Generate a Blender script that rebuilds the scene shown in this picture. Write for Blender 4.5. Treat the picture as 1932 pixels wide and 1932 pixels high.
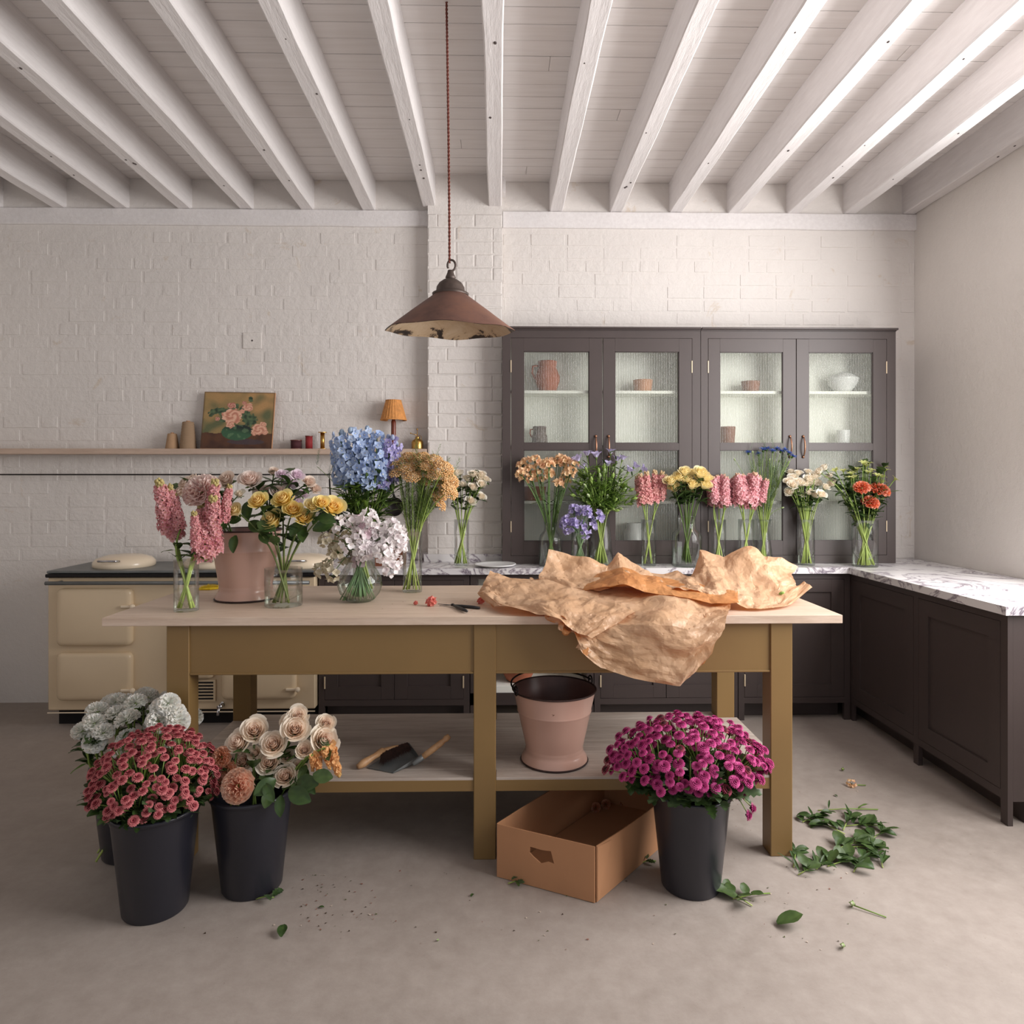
import bpy, math, random
import numpy as np
from mathutils import Vector, Matrix, noise, geometry
R = random.Random(7)
PI = math.pi
sc = bpy.context.scene
COL = sc.collection
for _o in list(bpy.data.objects): bpy.data.objects.remove(_o)

# ------------------------------------------------------------ camera, light
F, EYE, TH = 1300.0, 1.42, math.atan(26 / 1300)
cam = bpy.data.cameras.new('camera'); camo = bpy.data.objects.new('camera', cam); COL.objects.link(camo)
camo.location = (0, 0, EYE); camo.rotation_euler = (PI / 2, 0, -TH)
cam.sensor_width = 36; cam.lens = 36 * F / 1932; cam.shift_y = -(966 - 905) / 1932
cam.clip_start = .05
sc.camera = camo
w = bpy.data.worlds.new('world'); sc.world = w; w.use_nodes = True
w.node_tree.nodes['Background'].inputs[0].default_value = (.93, .95, 1.0, 1)
w.node_tree.nodes['Background'].inputs[1].default_value = 0.50
def area(name, loc, rot, sx, sy, power, col):
    l = bpy.data.lights.new(name, 'AREA'); l.shape = 'RECTANGLE'; l.size = sx; l.size_y = sy
    l.energy = power; l.color = col
    o = bpy.data.objects.new(name, l); o.location = loc; o.rotation_euler = rot; COL.objects.link(o); return o
# daylight standing in the window opening of the right wall
area('window_daylight', (2.66, 1.95, 1.95), (0, PI / 2 - .10, 0), 1.9, 2.6, 168, (1.0, .975, .96))
sc.view_settings.view_transform = 'Standard'; sc.view_settings.look = 'None'
sc.view_settings.exposure = 0.02; sc.view_settings.gamma = 1.0
sc.view_settings.use_curve_mapping = False
sc.cycles.max_bounces = 8; sc.cycles.diffuse_bounces = 4; sc.cycles.transparent_max_bounces = 24
sc.cycles.caustics_reflective = False; sc.cycles.caustics_refractive = False
sc.cycles.sample_clamp_indirect = 6

# ------------------------------------------------------------ helpers
_s, _c = math.sin(TH), math.cos(TH)
def ray(u, v): return Vector((_s * F + _c * (u - 966), _c * F - _s * (u - 966), 905 - v))
def PX(u, v, Y): d = ray(u, v); k = Y / d.y; return Vector((d.x * k, Y, EYE + d.z * k))
def PZ(u, v, z): d = ray(u, v); k = (z - EYE) / d.z; return Vector((d.x * k, d.y * k, z))
def XU(u, Y): return PX(u, 905, Y).x
def lin(c): c = c / 255; return c / 12.92 if c <= .04045 else ((c + .055) / 1.055) ** 2.4
def S(r, g, b): return (lin(r), lin(g), lin(b))
def mixc(a, b, t): return tuple(a[i] + (b[i] - a[i]) * t for i in range(3))
def jit(c, k): f = 1 + R.uniform(-k, k); return tuple(min(1, x * f) for x in c)

class N:
    def __init__(s, name):
        s.m = bpy.data.materials.new(name); s.m.use_nodes = True; s.t = s.m.node_tree; s.b = s.t.nodes['Principled BSDF']
        s.out = s.t.nodes['Material Output']; s._co = None
    def n(s, typ, **kw):
        x = s.t.nodes.new(typ)
        for k, v in kw.items():
            if k.startswith('_'): setattr(x, k[1:], v)
            else:
                key = int(k[1:]) if k[0] == 'i' and k[1:].isdigit() else k.replace('__', ' ')
                if hasattr(v, 'links') or isinstance(v, bpy.types.NodeSocket): s.t.links.new(v, x.inputs[key])
                else: x.inputs[key].default_value = v
        return x
    def L(s, a, b): s.t.links.new(a, b)
    def co(s, scale=(1, 1, 1), kind='Object'):
        tc = s.n('ShaderNodeTexCoord'); mp = s.n('ShaderNodeMapping'); s.L(tc.outputs[kind], mp.inputs[0]); mp.inputs['Scale'].default_value = scale
        return mp.outputs[0]
    def noise(s, vec, scale, detail=4, rough=.55, dist=0):
        x = s.n('ShaderNodeTexNoise'); s.L(vec, x.inputs['Vector']); x.inputs['Scale'].default_value = scale; x.inputs['Detail'].default_value = detail
        x.inputs['Roughness'].default_value = rough; x.inputs['Distortion'].default_value = dist; return x.outputs['Fac']
    def ramp(s, fac, stops):
        x = s.n('ShaderNodeValToRGB'); s.L(fac, x.inputs[0]); e = x.color_ramp.elements
        while len(e) < len(stops): e.new(.5)
        for q, (p, c) in zip(e, stops): q.position = p; q.color = (*c, 1) if len(c) == 3 else c
        return x.outputs[0]
    def bump(s, h, strength=.3, dist=.01):
        x = s.n('ShaderNodeBump'); s.L(h, x.inputs['Height']); x.inputs['Strength'].default_value = strength; x.inputs['Distance'].default_value = dist
        s.L(x.outputs[0], s.b.inputs['Normal']); return x
    def mixcol(s, fac, a, b):
        x = s.n('ShaderNodeMix', _data_type='RGBA')
        for i, v in ((0, fac), (6, a), (7, b)):
            if isinstance(v, bpy.types.NodeSocket): s.L(v, x.inputs[i])
            else: x.inputs[i].default_value = v if i == 0 else (*v, 1)
        return x.outputs[2]
M = {}
def plain(name, col, rough=.5, metal=0, var=0, vs=8, bump=0, bs=60, spec=.5, stretch=(1, 1, 1)):
    m = N(name); m.b.inputs['Base Color'].default_value = (*col, 1); m.b.inputs['Roughness'].default_value = rough
    m.b.inputs['Metallic'].default_value = metal; m.b.inputs['Specular IOR Level'].default_value = spec
    if var or bump: co = m.co(stretch)
    if var:
        f = m.noise(co, vs, 5)
        m.L(m.ramp(f, [(.3, tuple(c * (1 - var) for c in col)), (.7, tuple(min(1, c * (1 + var)) for c in col))]), m.b.inputs['Base Color'])
    if bump: m.bump(m.noise(co, bs, 5), bump, .004)
    M[name] = m.m; return m

def brickpaint(name, col, stain=.0):
    m = N(name); co = m.co(kind='Object')
    geo = m.n('ShaderNodeNewGeometry'); pos = geo.outputs['Position']
    f = m.noise(pos, 2.2, 5, .6); base = m.ramp(f, [(.3, tuple(c * .95 for c in col)), (.7, col)])
    f2 = m.noise(pos, 5.0, 6, .7, .6)
    msk = m.ramp(f2, [(.62, (0, 0, 0)), (.69, (1, 1, 1))])
    x = m.mixcol(m.n('ShaderNodeMath', _operation='MULTIPLY', i0=msk, i1=stain).outputs[0], base, S(200, 178, 150))
    m.L(x, m.b.inputs['Base Color']); m.b.inputs['Roughness'].default_value = .62
    nn = m.noise(pos, 26, 6, .65); m.bump(nn, .55, .012)
    M[name] = m.m
brickpaint('wall_paint', S(227, 221, 216), .45)
brickpaint('wall_paint_plain', S(228, 222, 216), .0)
m = N('joist_paint'); pos = m.n('ShaderNodeNewGeometry').outputs['Position']
mp = m.n('ShaderNodeMapping'); m.L(pos, mp.inputs[0]); mp.inputs['Scale'].default_value = (9, 1.3, 9)
m.L(m.ramp(m.noise(mp.outputs[0], 5, 6, .6), [(.3, S(226, 221, 220)), (.7, S(236, 232, 231))]), m.b.inputs['Base Color']); m.b.inputs['Roughness'].default_value = .55
m.bump(m.noise(mp.outputs[0], 9, 6, .7), .5, .006); M['joist_paint'] = m.m
m = N('board_paint'); pos = m.n('ShaderNodeNewGeometry').outputs['Position']
mp = m.n('ShaderNodeMapping'); m.L(pos, mp.inputs[0]); mp.inputs['Scale'].default_value = (.7, 9, 1)
m.L(m.ramp(m.noise(mp.outputs[0], 4, 6, .6), [(.3, S(232, 227, 224)), (.7, S(240, 236, 234))]), m.b.inputs['Base Color']); m.b.inputs['Roughness'].default_value = .6
m.bump(m.noise(mp.outputs[0], 12, 5, .6), .12, .003); M['board_paint'] = m.m
# floor: worn screed
m = N('floor_concrete'); pos = m.n('ShaderNodeNewGeometry').outputs['Position']
f1 = m.noise(pos, 1.3, 6, .6, .4); f2 = m.noise(pos, 14, 8, .75)
c = m.ramp(f1, [(.25, S(146, 136, 128)), (.55, S(161, 150, 142)), (.8, S(173, 163, 155))])
c2 = m.mixcol(.22, c, m.ramp(f2, [(.3, S(120, 106, 96)), (.7, S(196, 186, 178))]))
f3 = m.noise(pos, 60, 3, .5)
spk = m.ramp(f3, [(.72, (0, 0, 0)), (.76, (1, 1, 1))])
c3 = m.mixcol(m.n('ShaderNodeMath', _operation='MULTIPLY', i0=spk, i1=.35).outputs[0], c2, S(96, 80, 70))
m.L(c3, m.b.inputs['Base Color']); m.L(m.ramp(f2, [(.3, (.5,) * 3), (.8, (.75,) * 3)]), m.b.inputs['Roughness'])
m.b.inputs['Specular IOR Level'].default_value = .35
m.bump(f2, .25, .004); M['floor_concrete'] = m.m
def wood(name, a, b, sc_=(1.2, 14, 14), rough=.5, vs=3.2, knot=None):
    m = N(name); pos = m.n('ShaderNodeNewGeometry').outputs['Position']
    mp = m.n('ShaderNodeMapping'); m.L(pos, mp.inputs[0]); mp.inputs['Scale'].default_value = sc_
    f = m.noise(mp.outputs[0], vs, 7, .62, .5); g = m.noise(mp.outputs[0], vs * 6, 3, .6)
    c = m.ramp(f, [(.28, a), (.5, mixc(a, b, .55)), (.72, b)])
    c = m.mixcol(.18, c, m.ramp(g, [(.3, tuple(x * .7 for x in a)), (.65, b)]))
    m.L(c, m.b.inputs['Base Color']); m.b.inputs['Roughness'].default_value = rough; m.bump(g, .15, .002); M[name] = m.m
wood('oak_top', S(196, 170, 148), S(224, 203, 184))
wood('oak_edge', S(186, 144, 122), S(214, 176, 154), (1.2, 22, 22))
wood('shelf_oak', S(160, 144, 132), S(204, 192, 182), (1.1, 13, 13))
wood('wall_shelf_oak', S(184, 158, 140), S(208, 184, 166))
wood('beech', S(176, 128, 88), S(208, 166, 122), (8, 8, 8), .45)
wood('walnut_box', S(92, 48, 30), S(132, 76, 50), (2, 20, 20), .5)
plain('olive_paint', S(134, 106, 64), .42, var=.05, vs=3, bump=.05)
plain('dark_paint', S(70, 60, 58), .42, var=.06, vs=3, bump=.05, bs=80)
plain('dark_void', S(20, 17, 17), .9)
plain('cabinet_white', S(248, 248, 240), .5)
plain('cream_enamel', S(218, 196, 164), .25, var=.03, vs=3)
plain('cream_lid', S(240, 222, 196), .2)
plain('black_iron', S(30, 27, 28), .4, .6)
plain('pan_iron', S(38, 34, 32), .45, .5)
plain('chrome', S(205, 205, 208), .15, 1)
plain('steel_dull', S(116, 119, 119), .42, .35, var=.15, vs=12)
plain('brass', S(190, 150, 84), .3, 1, var=.12, vs=20)
plain('brass_pale', S(226, 206, 176), .35, .3)
plain('copper_handle', S(168, 124, 100), .3, .9)
plain('black_plastic', S(38, 38, 46), .30, var=.04, vs=6, spec=.5)
plain('jute', S(176, 142, 110), .9, bump=.6, bs=300, stretch=(.1, .1, 1))
plain('jute_dark', S(152, 126, 100), .9, bump=.6, bs=300, stretch=(.1, .1, 1))
plain('thread_plum', S(70, 30, 36), .8, bump=.5, bs=300, stretch=(.1, .1, 1))
plain('thread_red', S(140, 34, 38), .7, bump=.5, bs=300, stretch=(.1, .1, 1))
plain('wicker', S(206, 140, 76), .7, var=.2, vs=40, bump=.8, bs=120)
plain('lamp_wood', S(112, 52, 34), .35, var=.2, vs=20)
plain('terracotta', S(170, 100, 72), .8, var=.12, vs=14, bump=.2)
plain('terracotta_light', S(196, 144, 112), .8, var=.1, vs=14)
plain('stoneware_grey', S(112, 98, 92), .6, var=.2, vs=30)
plain('brown_pot', S(138, 92, 70), .7, var=.1, vs=14)
plain('white_ceramic', S(232, 232, 232), .25)
plain('cardboard', S(186, 136, 98), .8, var=.05, vs=5, bump=.1, bs=30)
plain('bristle', S(58, 36, 30), .8, var=.4, vs=60)
plain('snip_black', S(34, 31, 33), .35)
plain('yellow_fringe', S(232, 200, 40), .8, var=.15, vs=40)
plain('cord_brown', S(112, 56, 44), .8, bump=.6, bs=200)
plain('cap_metal', S(82, 70, 64), .5, .4, var=.25, vs=18, bump=.3)
plain('straw', S(214, 196, 160), .8)
# kraft paper, slightly translucent
m = N('kraft_paper'); co = m.co()
cr = m.noise(co, 7, 5, .6)
bf = m.n('ShaderNodeNewGeometry').outputs['Backfacing']
m.L(m.mixcol(bf, m.ramp(cr, [(.3, S(200, 160, 122)), (.7, S(219, 184, 150))]), m.ramp(cr, [(.3, S(196, 132, 78)), (.7, S(212, 152, 96))])), m.b.inputs['Base Color']); m.b.inputs['Roughness'].default_value = .42
m.b.inputs['Specular IOR Level'].default_value = .5
tr = m.n('ShaderNodeBsdfTranslucent', Color=(*S(228, 146, 74), 1)); mx = m.n('ShaderNodeMixShader', Fac=.24)
m.L(m.b.outputs[0], mx.inputs[1]); m.L(tr.outputs[0], mx.inputs[2]); m.L(mx.outputs[0], m.out.inputs[0])
wp = m.n('ShaderNodeMixRGB', _blend_type='ADD', Fac=.12); m.L(co, wp.inputs[1]); nt = m.n('ShaderNodeTexNoise', Scale=5.0, Detail=2.0); m.L(co, nt.inputs['Vector']); m.L(nt.outputs['Color'], wp.inputs[2])
def vor(scale):
    v_ = m.n('ShaderNodeTexVoronoi', _feature='F1', _distance='CHEBYCHEV', Scale=scale); m.L(wp.outputs[0], v_.inputs['Vector']); return v_.outputs['Distance']
hh_ = m.n('ShaderNodeMath', _operation='MULTIPLY_ADD', i0=vor(26), i1=.35, i2=vor(11)).outputs[0]
m.bump(hh_, .42, .022); M['kraft_paper'] = m.m
# marble with violet-grey veins
m = N('marble'); pos = m.n('ShaderNodeNewGeometry').outputs['Position']
f = m.noise(pos, 2.6, 6, .6, 2.2); g = m.noise(pos, 6, 5, .7, 1.6)
v = m.ramp(f, [(.46, S(224, 221, 222)), (.49, S(176, 168, 176)), (.5, S(100, 90, 102)), (.508, S(176, 168, 174)), (.54, S(228, 225, 225))])
v2 = m.ramp(g, [(.66, (0, 0, 0)), (.71, (1, 1, 1))])
m.L(m.mixcol(m.n('ShaderNodeMath', _operation='MULTIPLY', i0=v2, i1=.7).outputs[0], v, S(128, 118, 132)), m.b.inputs['Base Color'])
m.b.inputs['Roughness'].default_value = .3; M['marble'] = m.m
# pink enamel with chips
def enamel(name, col):
    m = N(name); co = m.co()
    f = m.noise(co, 9, 5, .7); msk = m.ramp(f, [(.69, (0, 0, 0)), (.70, (1, 1, 1))])
    g = m.noise(co, 3, 4)
    base = m.ramp(g, [(.3, tuple(x * .9 for x in col)), (.7, col)])
    m.L(m.mixcol(msk, base, S(96, 62, 46)), m.b.inputs['Base Color']); m.b.inputs['Roughness'].default_value = .22
    m.bump(m.noise(co, 5, 2), .12, .01); M[name] = m.m
enamel('pink_enamel', S(204, 164, 148)); plain('enamel_inside', S(116, 84, 78), .35, var=.2, vs=10); plain('rim_rust', S(58, 38, 34), .6, .2, var=.4, vs=60)
# pendant shade
m = N('shade_rust'); co = m.co()
m.L(m.ramp(m.noise(co, 6, 6, .65), [(.3, S(84, 58, 50)), (.5, S(112, 78, 66)), (.72, S(128, 88, 68))]), m.b.inputs['Base Color'])
m.b.inputs['Roughness'].default_value = .6; m.bump(m.noise(co, 30, 5), .2, .004); M['shade_rust'] = m.m
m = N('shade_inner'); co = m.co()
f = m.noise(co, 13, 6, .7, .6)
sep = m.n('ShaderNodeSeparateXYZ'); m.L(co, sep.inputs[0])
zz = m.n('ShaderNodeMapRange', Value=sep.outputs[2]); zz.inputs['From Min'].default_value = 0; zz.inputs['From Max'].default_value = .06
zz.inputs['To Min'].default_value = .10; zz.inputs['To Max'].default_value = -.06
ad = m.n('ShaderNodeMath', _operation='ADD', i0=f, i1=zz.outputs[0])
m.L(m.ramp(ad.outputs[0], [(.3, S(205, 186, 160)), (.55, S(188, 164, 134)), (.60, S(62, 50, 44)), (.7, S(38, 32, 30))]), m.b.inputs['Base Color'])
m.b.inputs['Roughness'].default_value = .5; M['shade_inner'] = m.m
# glass: thin clear shells
def glass(name, tint, edge, refl=.9, base=.02):
    m = N(name); t = m.t
    tr = m.n('ShaderNodeBsdfTransparent', Color=(*tint, 1)); te = m.n('ShaderNodeBsdfTransparent', Color=(*edge, 1))
    gl = m.n('ShaderNodeBsdfGlossy', Roughness=.03)
    lw = m.n('ShaderNodeLayerWeight', Blend=.35); fr = m.n('ShaderNodeLayerWeight', Blend=.30)
    r = m.ramp(lw.outputs['Facing'], [(.55, (0,) * 3), (.97, (1,) * 3)])
    a = m.n('ShaderNodeMixShader', i0=r, i1=tr.outputs[0], i2=te.outputs[0])
    k = m.n('ShaderNodeMath', _operation='MULTIPLY_ADD', i0=fr.outputs['Fresnel'], i1=refl, i2=base)
    b = m.n('ShaderNodeMixShader', i0=k.outputs[0], i1=a.outputs[0], i2=gl.outputs[0])
    m.L(b.outputs[0], m.out.inputs[0]); M[name] = m.m
glass('clear_glass', (.992, .997, .995), (.72, .78, .76), .42, .0)
glass('water', (.97, .99, .965), (.86, .91, .86), .12, .0)
m = N('fluted_glass')
tr = m.n('ShaderNodeBsdfTransparent', Color=(.95, .97, .94, 1)); df = m.n('ShaderNodeBsdfTranslucent', Color=(.62, .64, .60, 1)); gl = m.n('ShaderNodeBsdfGlossy', Roughness=.12)
dd = m.n('ShaderNodeBsdfDiffuse', Color=(.52, .52, .48, 1))
lw = m.n('ShaderNodeLayerWeight', Blend=.35)
mm = m.n('ShaderNodeMixShader', i0=.5, i1=df.outputs[0], i2=dd.outputs[0])
r = m.ramp(lw.outputs['Facing'], [(.02, (.06,) * 3), (.16, (.40,) * 3), (.30, (.85,) * 3)])
a = m.n('ShaderNodeMixShader', i0=r, i1=tr.outputs[0], i2=mm.outputs[0])
b = m.n('ShaderNodeMixShader', i0=m.n('ShaderNodeMath', _operation='MULTIPLY_ADD', i0=lw.outputs['Fresnel'], i1=.28, i2=.02).outputs[0], i1=a.outputs[0], i2=gl.outputs[0])
m.L(b.outputs[0], m.out.inputs[0]); M['fluted_glass'] = m.m
# flower tissue with vertex colours
def tissue(name, transl, rough, spec=.3, tcol=1.0):
    m = N(name); at = m.n('ShaderNodeVertexColor', _layer_name='Col')
    m.L(at.outputs[0], m.b.inputs['Base Color']); m.b.inputs['Roughness'].default_value = rough; m.b.inputs['Specular IOR Level'].default_value = spec
    tr = m.n('ShaderNodeBsdfTranslucent'); m.L(at.outputs[0], tr.inputs[0]); mx = m.n('ShaderNodeMixShader', Fac=transl)
    m.L(m.b.outputs[0], mx.inputs[1]); m.L(tr.outputs[0], mx.inputs[2]); m.L(mx.outputs[0], m.out.inputs[0]); M[name] = m.m
tissue('petal', .35, .6); tissue('leaf', .22, .42, .45); tissue('stem', .0, .45, .4); tissue('painted', 0, .45, .4)

# ------------------------------------------------------------ mesh building
class MB:
    def __init__(s): s.v = []; s.f = []; s.c = []; s.mi = []; s.cur = 0; s.vc = (1, 1, 1); s.usec = False
    def add(s, vs, fs, cols=None):
        o = len(s.v); s.v += [tuple(v) for v in vs]; s.f += [tuple(i + o for i in f) for f in fs]; s.mi += [s.cur] * len(fs)
        s.c += cols if cols else [s.vc] * len(vs)
        if cols: s.usec = True
        return s
    def box(s, x0, x1, y0, y1, z0, z1, b=0):
        if b <= 0:
            vs = [(x, y, z) for z in (z0, z1) for y in (y0, y1) for x in (x0, x1)]
            return s.add(vs, [(0, 2, 3, 1), (4, 5, 7, 6), (0, 1, 5, 4), (2, 6, 7, 3), (0, 4, 6, 2), (1, 3, 7, 5)])
        # chamfered box: 24 vertices
        bm = []; idx = {}
        X, Y, Z = (x0, x1), (y0, y1), (z0, z1)
        for i in (0, 1):
            for j in (0, 1):
                for k in (0, 1):
                    sx, sy, sz = (1, -1)[i], (1, -1)[j], (1, -1)[k]
                    for a, p in enumerate(((X[i], Y[j] + sy * b, Z[k] + sz * b), (X[i] + sx * b, Y[j], Z[k] + sz * b), (X[i] + sx * b, Y[j] + sy * b, Z[k]))):
                        idx[i, j, k, a] = len(bm); bm.append(p)
        fs = []
        for i in (0, 1):
            q = [idx[i, 0, 0, 0], idx[i, 1, 0, 0], idx[i, 1, 1, 0], idx[i, 0, 1, 0]]; fs.append(tuple(q if i else q[::-1]))
            q = [idx[0, i, 0, 1], idx[0, i, 1, 1], idx[1, i, 1, 1], idx[1, i, 0, 1]]; fs.append(tuple(q if i else q[::-1]))
            q = [idx[0, 0, i, 2], idx[1, 0, i, 2], idx[1, 1, i, 2], idx[0, 1, i, 2]]; fs.append(tuple(q if i else q[::-1]))
        for i in (0, 1):
            for j in (0, 1):
                fs.append((idx[i, j, 0, 0], idx[i, j, 1, 0], idx[i, j, 1, 1], idx[i, j, 0, 1]))
                fs.append((idx[i, 0, j, 0], idx[i, 1, j, 0], idx[i, 1, j, 2], idx[i, 0, j, 2]))
                fs.append((idx[0, i, j, 1], idx[1, i, j, 1], idx[1, i, j, 2], idx[0, i, j, 2]))
                for k in (0, 1): fs.append((idx[i, j, k, 0], idx[i, j, k, 1], idx[i, j, k, 2]))
        s.fix = True
        return s.add(bm, fs)
    def tube(s, pts, rad, n=8, cap=True, cols=None):
        pts = [Vector(p) for p in pts]; m = len(pts)
        if not hasattr(rad, '__len__'): rad = [rad] * m
        t = (pts[1] - pts[0]).normalized(); up = Vector((0, 0, 1)) if abs(t.z) < .9 else Vector((1, 0, 0))
        a = t.cross(up).normalized(); vs = []; cs = []
        for i, p in enumerate(pts):
            t = (pts[min(i + 1, m - 1)] - pts[max(i - 1, 0)]).normalized()
            a = (a - t * a.dot(t)).normalized(); b = t.cross(a)
            for k in range(n):
                q = 2 * PI * k / n; vs.append(p + (a * math.cos(q) + b * math.sin(q)) * rad[i])
                if cols: cs.append(cols[i])
        fs = [(i * n + k, i * n + (k + 1) % n, (i + 1) * n + (k + 1) % n, (i + 1) * n + k) for i in range(m - 1) for k in range(n)]
        if cap: fs += [tuple(range(n))[::-1], tuple((m - 1) * n + k for k in range(n))]
        return s.add(vs, fs, cs if cols else None)
    def lathe(s, prof, n=32, c=(0, 0, 0), sx=1, sy=1, wob=None):
        c = Vector(c); vs = []; 
        for i, (r, z) in enumerate(prof):
            for k in range(n):
                q = 2 * PI * k / n; rr = r * (1 + (wob(q, i) if wob else 0)); vs.append(c + Vector((rr * math.cos(q) * sx, rr * math.sin(q) * sy, z)))
        m = len(prof)
        fs = [(i * n + k, i * n + (k + 1) % n, (i + 1) * n + (k + 1) % n, (i + 1) * n + k) for i in range(m - 1) for k in range(n)]
        if prof[0][0] > 1e-6: pass
        return s.add(vs, fs)
    def disc(s, c, r, n=32, up=1):
        c = Vector(c); vs = [c + Vector((r * math.cos(2 * PI * k / n), r * math.sin(2 * PI * k / n), 0)) for k in range(n)]
        return s.add(vs, [tuple(range(n)) if up > 0 else tuple(range(n))[::-1]])
    def ball(s, c, r, n=8, m=6, sq=(1, 1, 1)):
        c = Vector(c); vs = [c + Vector((0, 0, -r * sq[2]))]
        for i in range(1, m):
            a = PI * i / m
            for k in range(n): q = 2 * PI * k / n; vs.append(c + Vector((r * math.sin(a) * math.cos(q) * sq[0], r * math.sin(a) * math.sin(q) * sq[1], -r * math.cos(a) * sq[2])))
        vs.append(c + Vector((0, 0, r * sq[2]))); e = len(vs) - 1
        fs = [(0, 1 + (k + 1) % n, 1 + k) for k in range(n)] + [(e, 1 + (m - 2) * n + k, 1 + (m - 2) * n + (k + 1) % n) for k in range(n)]
        fs += [(1 + i * n + k, 1 + i * n + (k + 1) % n, 1 + (i + 1) * n + (k + 1) % n, 1 + (i + 1) * n + k) for i in range(m - 2) for k in range(n)]
        return s.add(vs, fs)
    def grid(s, rows, cols=None):
        h, wd = len(rows), len(rows[0]); vs = [p for r in rows for p in r]
        fs = [(i * wd + j, i * wd + j + 1, (i + 1) * wd + j + 1, (i + 1) * wd + j) for i in range(h - 1) for j in range(wd - 1)]
        return s.add(vs, fs, [c for r in cols for c in r] if cols else None)
    def xf(s, mat): s.v = [tuple(mat @ Vector(v)) for v in s.v]; return s
    def mesh(s, name, mats, smooth=False, off=None, force_col=False):
        me = bpy.data.meshes.new(name)
        v = s.v if off is None else [(a - off[0], b - off[1], c - off[2]) for a, b, c in s.v]
        me.from_pydata(v, [], s.f)
        if isinstance(mats, str): mats = [mats]
        for k in mats: me.materials.append(M[k])
        if len(mats) > 1: me.polygons.foreach_set('material_index', s.mi)
        if smooth: me.polygons.foreach_set('use_smooth', [True] * len(s.f))
        if s.usec or force_col or s.vc != (1, 1, 1):
            ca = me.color_attributes.new('Col', 'FLOAT_COLOR', 'POINT')
            ca.data.foreach_set('color', [x for c in s.c for x in (*c, 1)])
        if getattr(s, 'fix', False):
            import bmesh; bm = bmesh.new(); bm.from_mesh(me); bmesh.ops.recalc_face_normals(bm, faces=bm.faces); bm.to_mesh(me); bm.free()
        me.update(); return me
    def build(s, name, mats, parent=None, smooth=False, label=None, kind=None, autos=False):
        off = wloc(parent) if parent else None
        o = bpy.data.objects.new(name, s.mesh(name, mats, smooth, off)); COL.objects.link(o)
        if parent: o.parent = parent
        if label: o['label'] = label
        if kind: o['kind'] = kind
        if autos: sharp(o)
        return o
def sharp(o, ang=math.radians(38)):
    o.data.set_sharp_from_angle(angle=ang) if hasattr(o.data, 'set_sharp_from_angle') else None
    for p in o.data.polygons: p.use_smooth = True
def wloc(o):
    p = Vector(o.location)
    while o.parent: o = o.parent; p += Vector(o.location)
    return p
def thing(name, loc, label, cat, group=None):
    o = bpy.data.objects.new(name, None); COL.objects.link(o); o.location = loc; o.empty_display_size = .05
    o['label'] = label; o['category'] = cat
    if group: o['group'] = group
    return o
def tag(o, label, cat, group=None, kind=None):
    o['label'] = label; o['category'] = cat
    if group: o['group'] = group
    if kind: o['kind'] = kind
    return o
def inst(name, me, mat, parent=None, label=None):
    o = bpy.data.objects.new(name, me); COL.objects.link(o)
    if parent: o.parent = parent; mat = Matrix.Translation(-wloc(parent)) @ mat
    o.matrix_local = mat
    if label: o['label'] = label
    return o
def orient(p, d, sc_=1.0, roll=0.0):
    q = Vector(d).normalized().to_track_quat('Z', 'Y').to_matrix().to_4x4()
    if not hasattr(sc_, '__len__'): sc_ = (sc_,) * 3
    return Matrix.Translation(p) @ q @ Matrix.Rotation(roll, 4, 'Z') @ Matrix.Diagonal((*sc_, 1))
def struct(name, mb, mat, parent=None, smooth=False):
    o = mb.build(name, mat, parent, smooth)
    if not parent: o['kind'] = 'structure'
    return o

# ------------------------------------------------------------ room shell
WY = 4.45; PY = 4.35; XL, XR = -3.45, 2.72; YF = -1.2
ZS = 3.149; ZC = 3.344; ZT = .905; ZTAB = .914
struct('floor', MB().box(XL - .1, XR + .1, YF, WY + .1, -.1, 0), 'floor_concrete')
ceil = struct('ceiling', MB().box(XL - .1, XR + .1, YF, WY + .1, ZC + .02, ZC + .14), 'board_paint')
y = WY - .002; k = 0
ends = []
while y > YF:
    wd = .110 + R.uniform(-.004, .004); dz = R.uniform(-.0015, .0015)
    if y > 2.2:
        xs = [XL]; 
        if R.random() < .7: xs.append(R.uniform(-1.6, 1.9))
        xs.append(XR)
        for a, b in zip(xs, xs[1:]):
            MB().box(a, b - .0015, y - wd + .0035, y, ZC + dz, ZC + .02, .002).build('plank', 'board_paint', ceil)
    else:
        MB().box(XL, XR, y - wd + .003, y, ZC + dz, ZC + .02).build('plank', 'board_paint', ceil)
    y -= wd
lefts = [XU(u, WY) for u in (337.5, 453.7, 568, 684)] + [XU(797, PY), XU(921.8, PY)] + [XU(u, WY) for u in (1036.8, 1149, 1262, 1371, 1483, 1590)]
lefts = [lefts[0] - .396 * i for i in (6, 5, 4, 3, 2, 1)] + lefts + [lefts[-1] + .39]
knots = []
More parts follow.
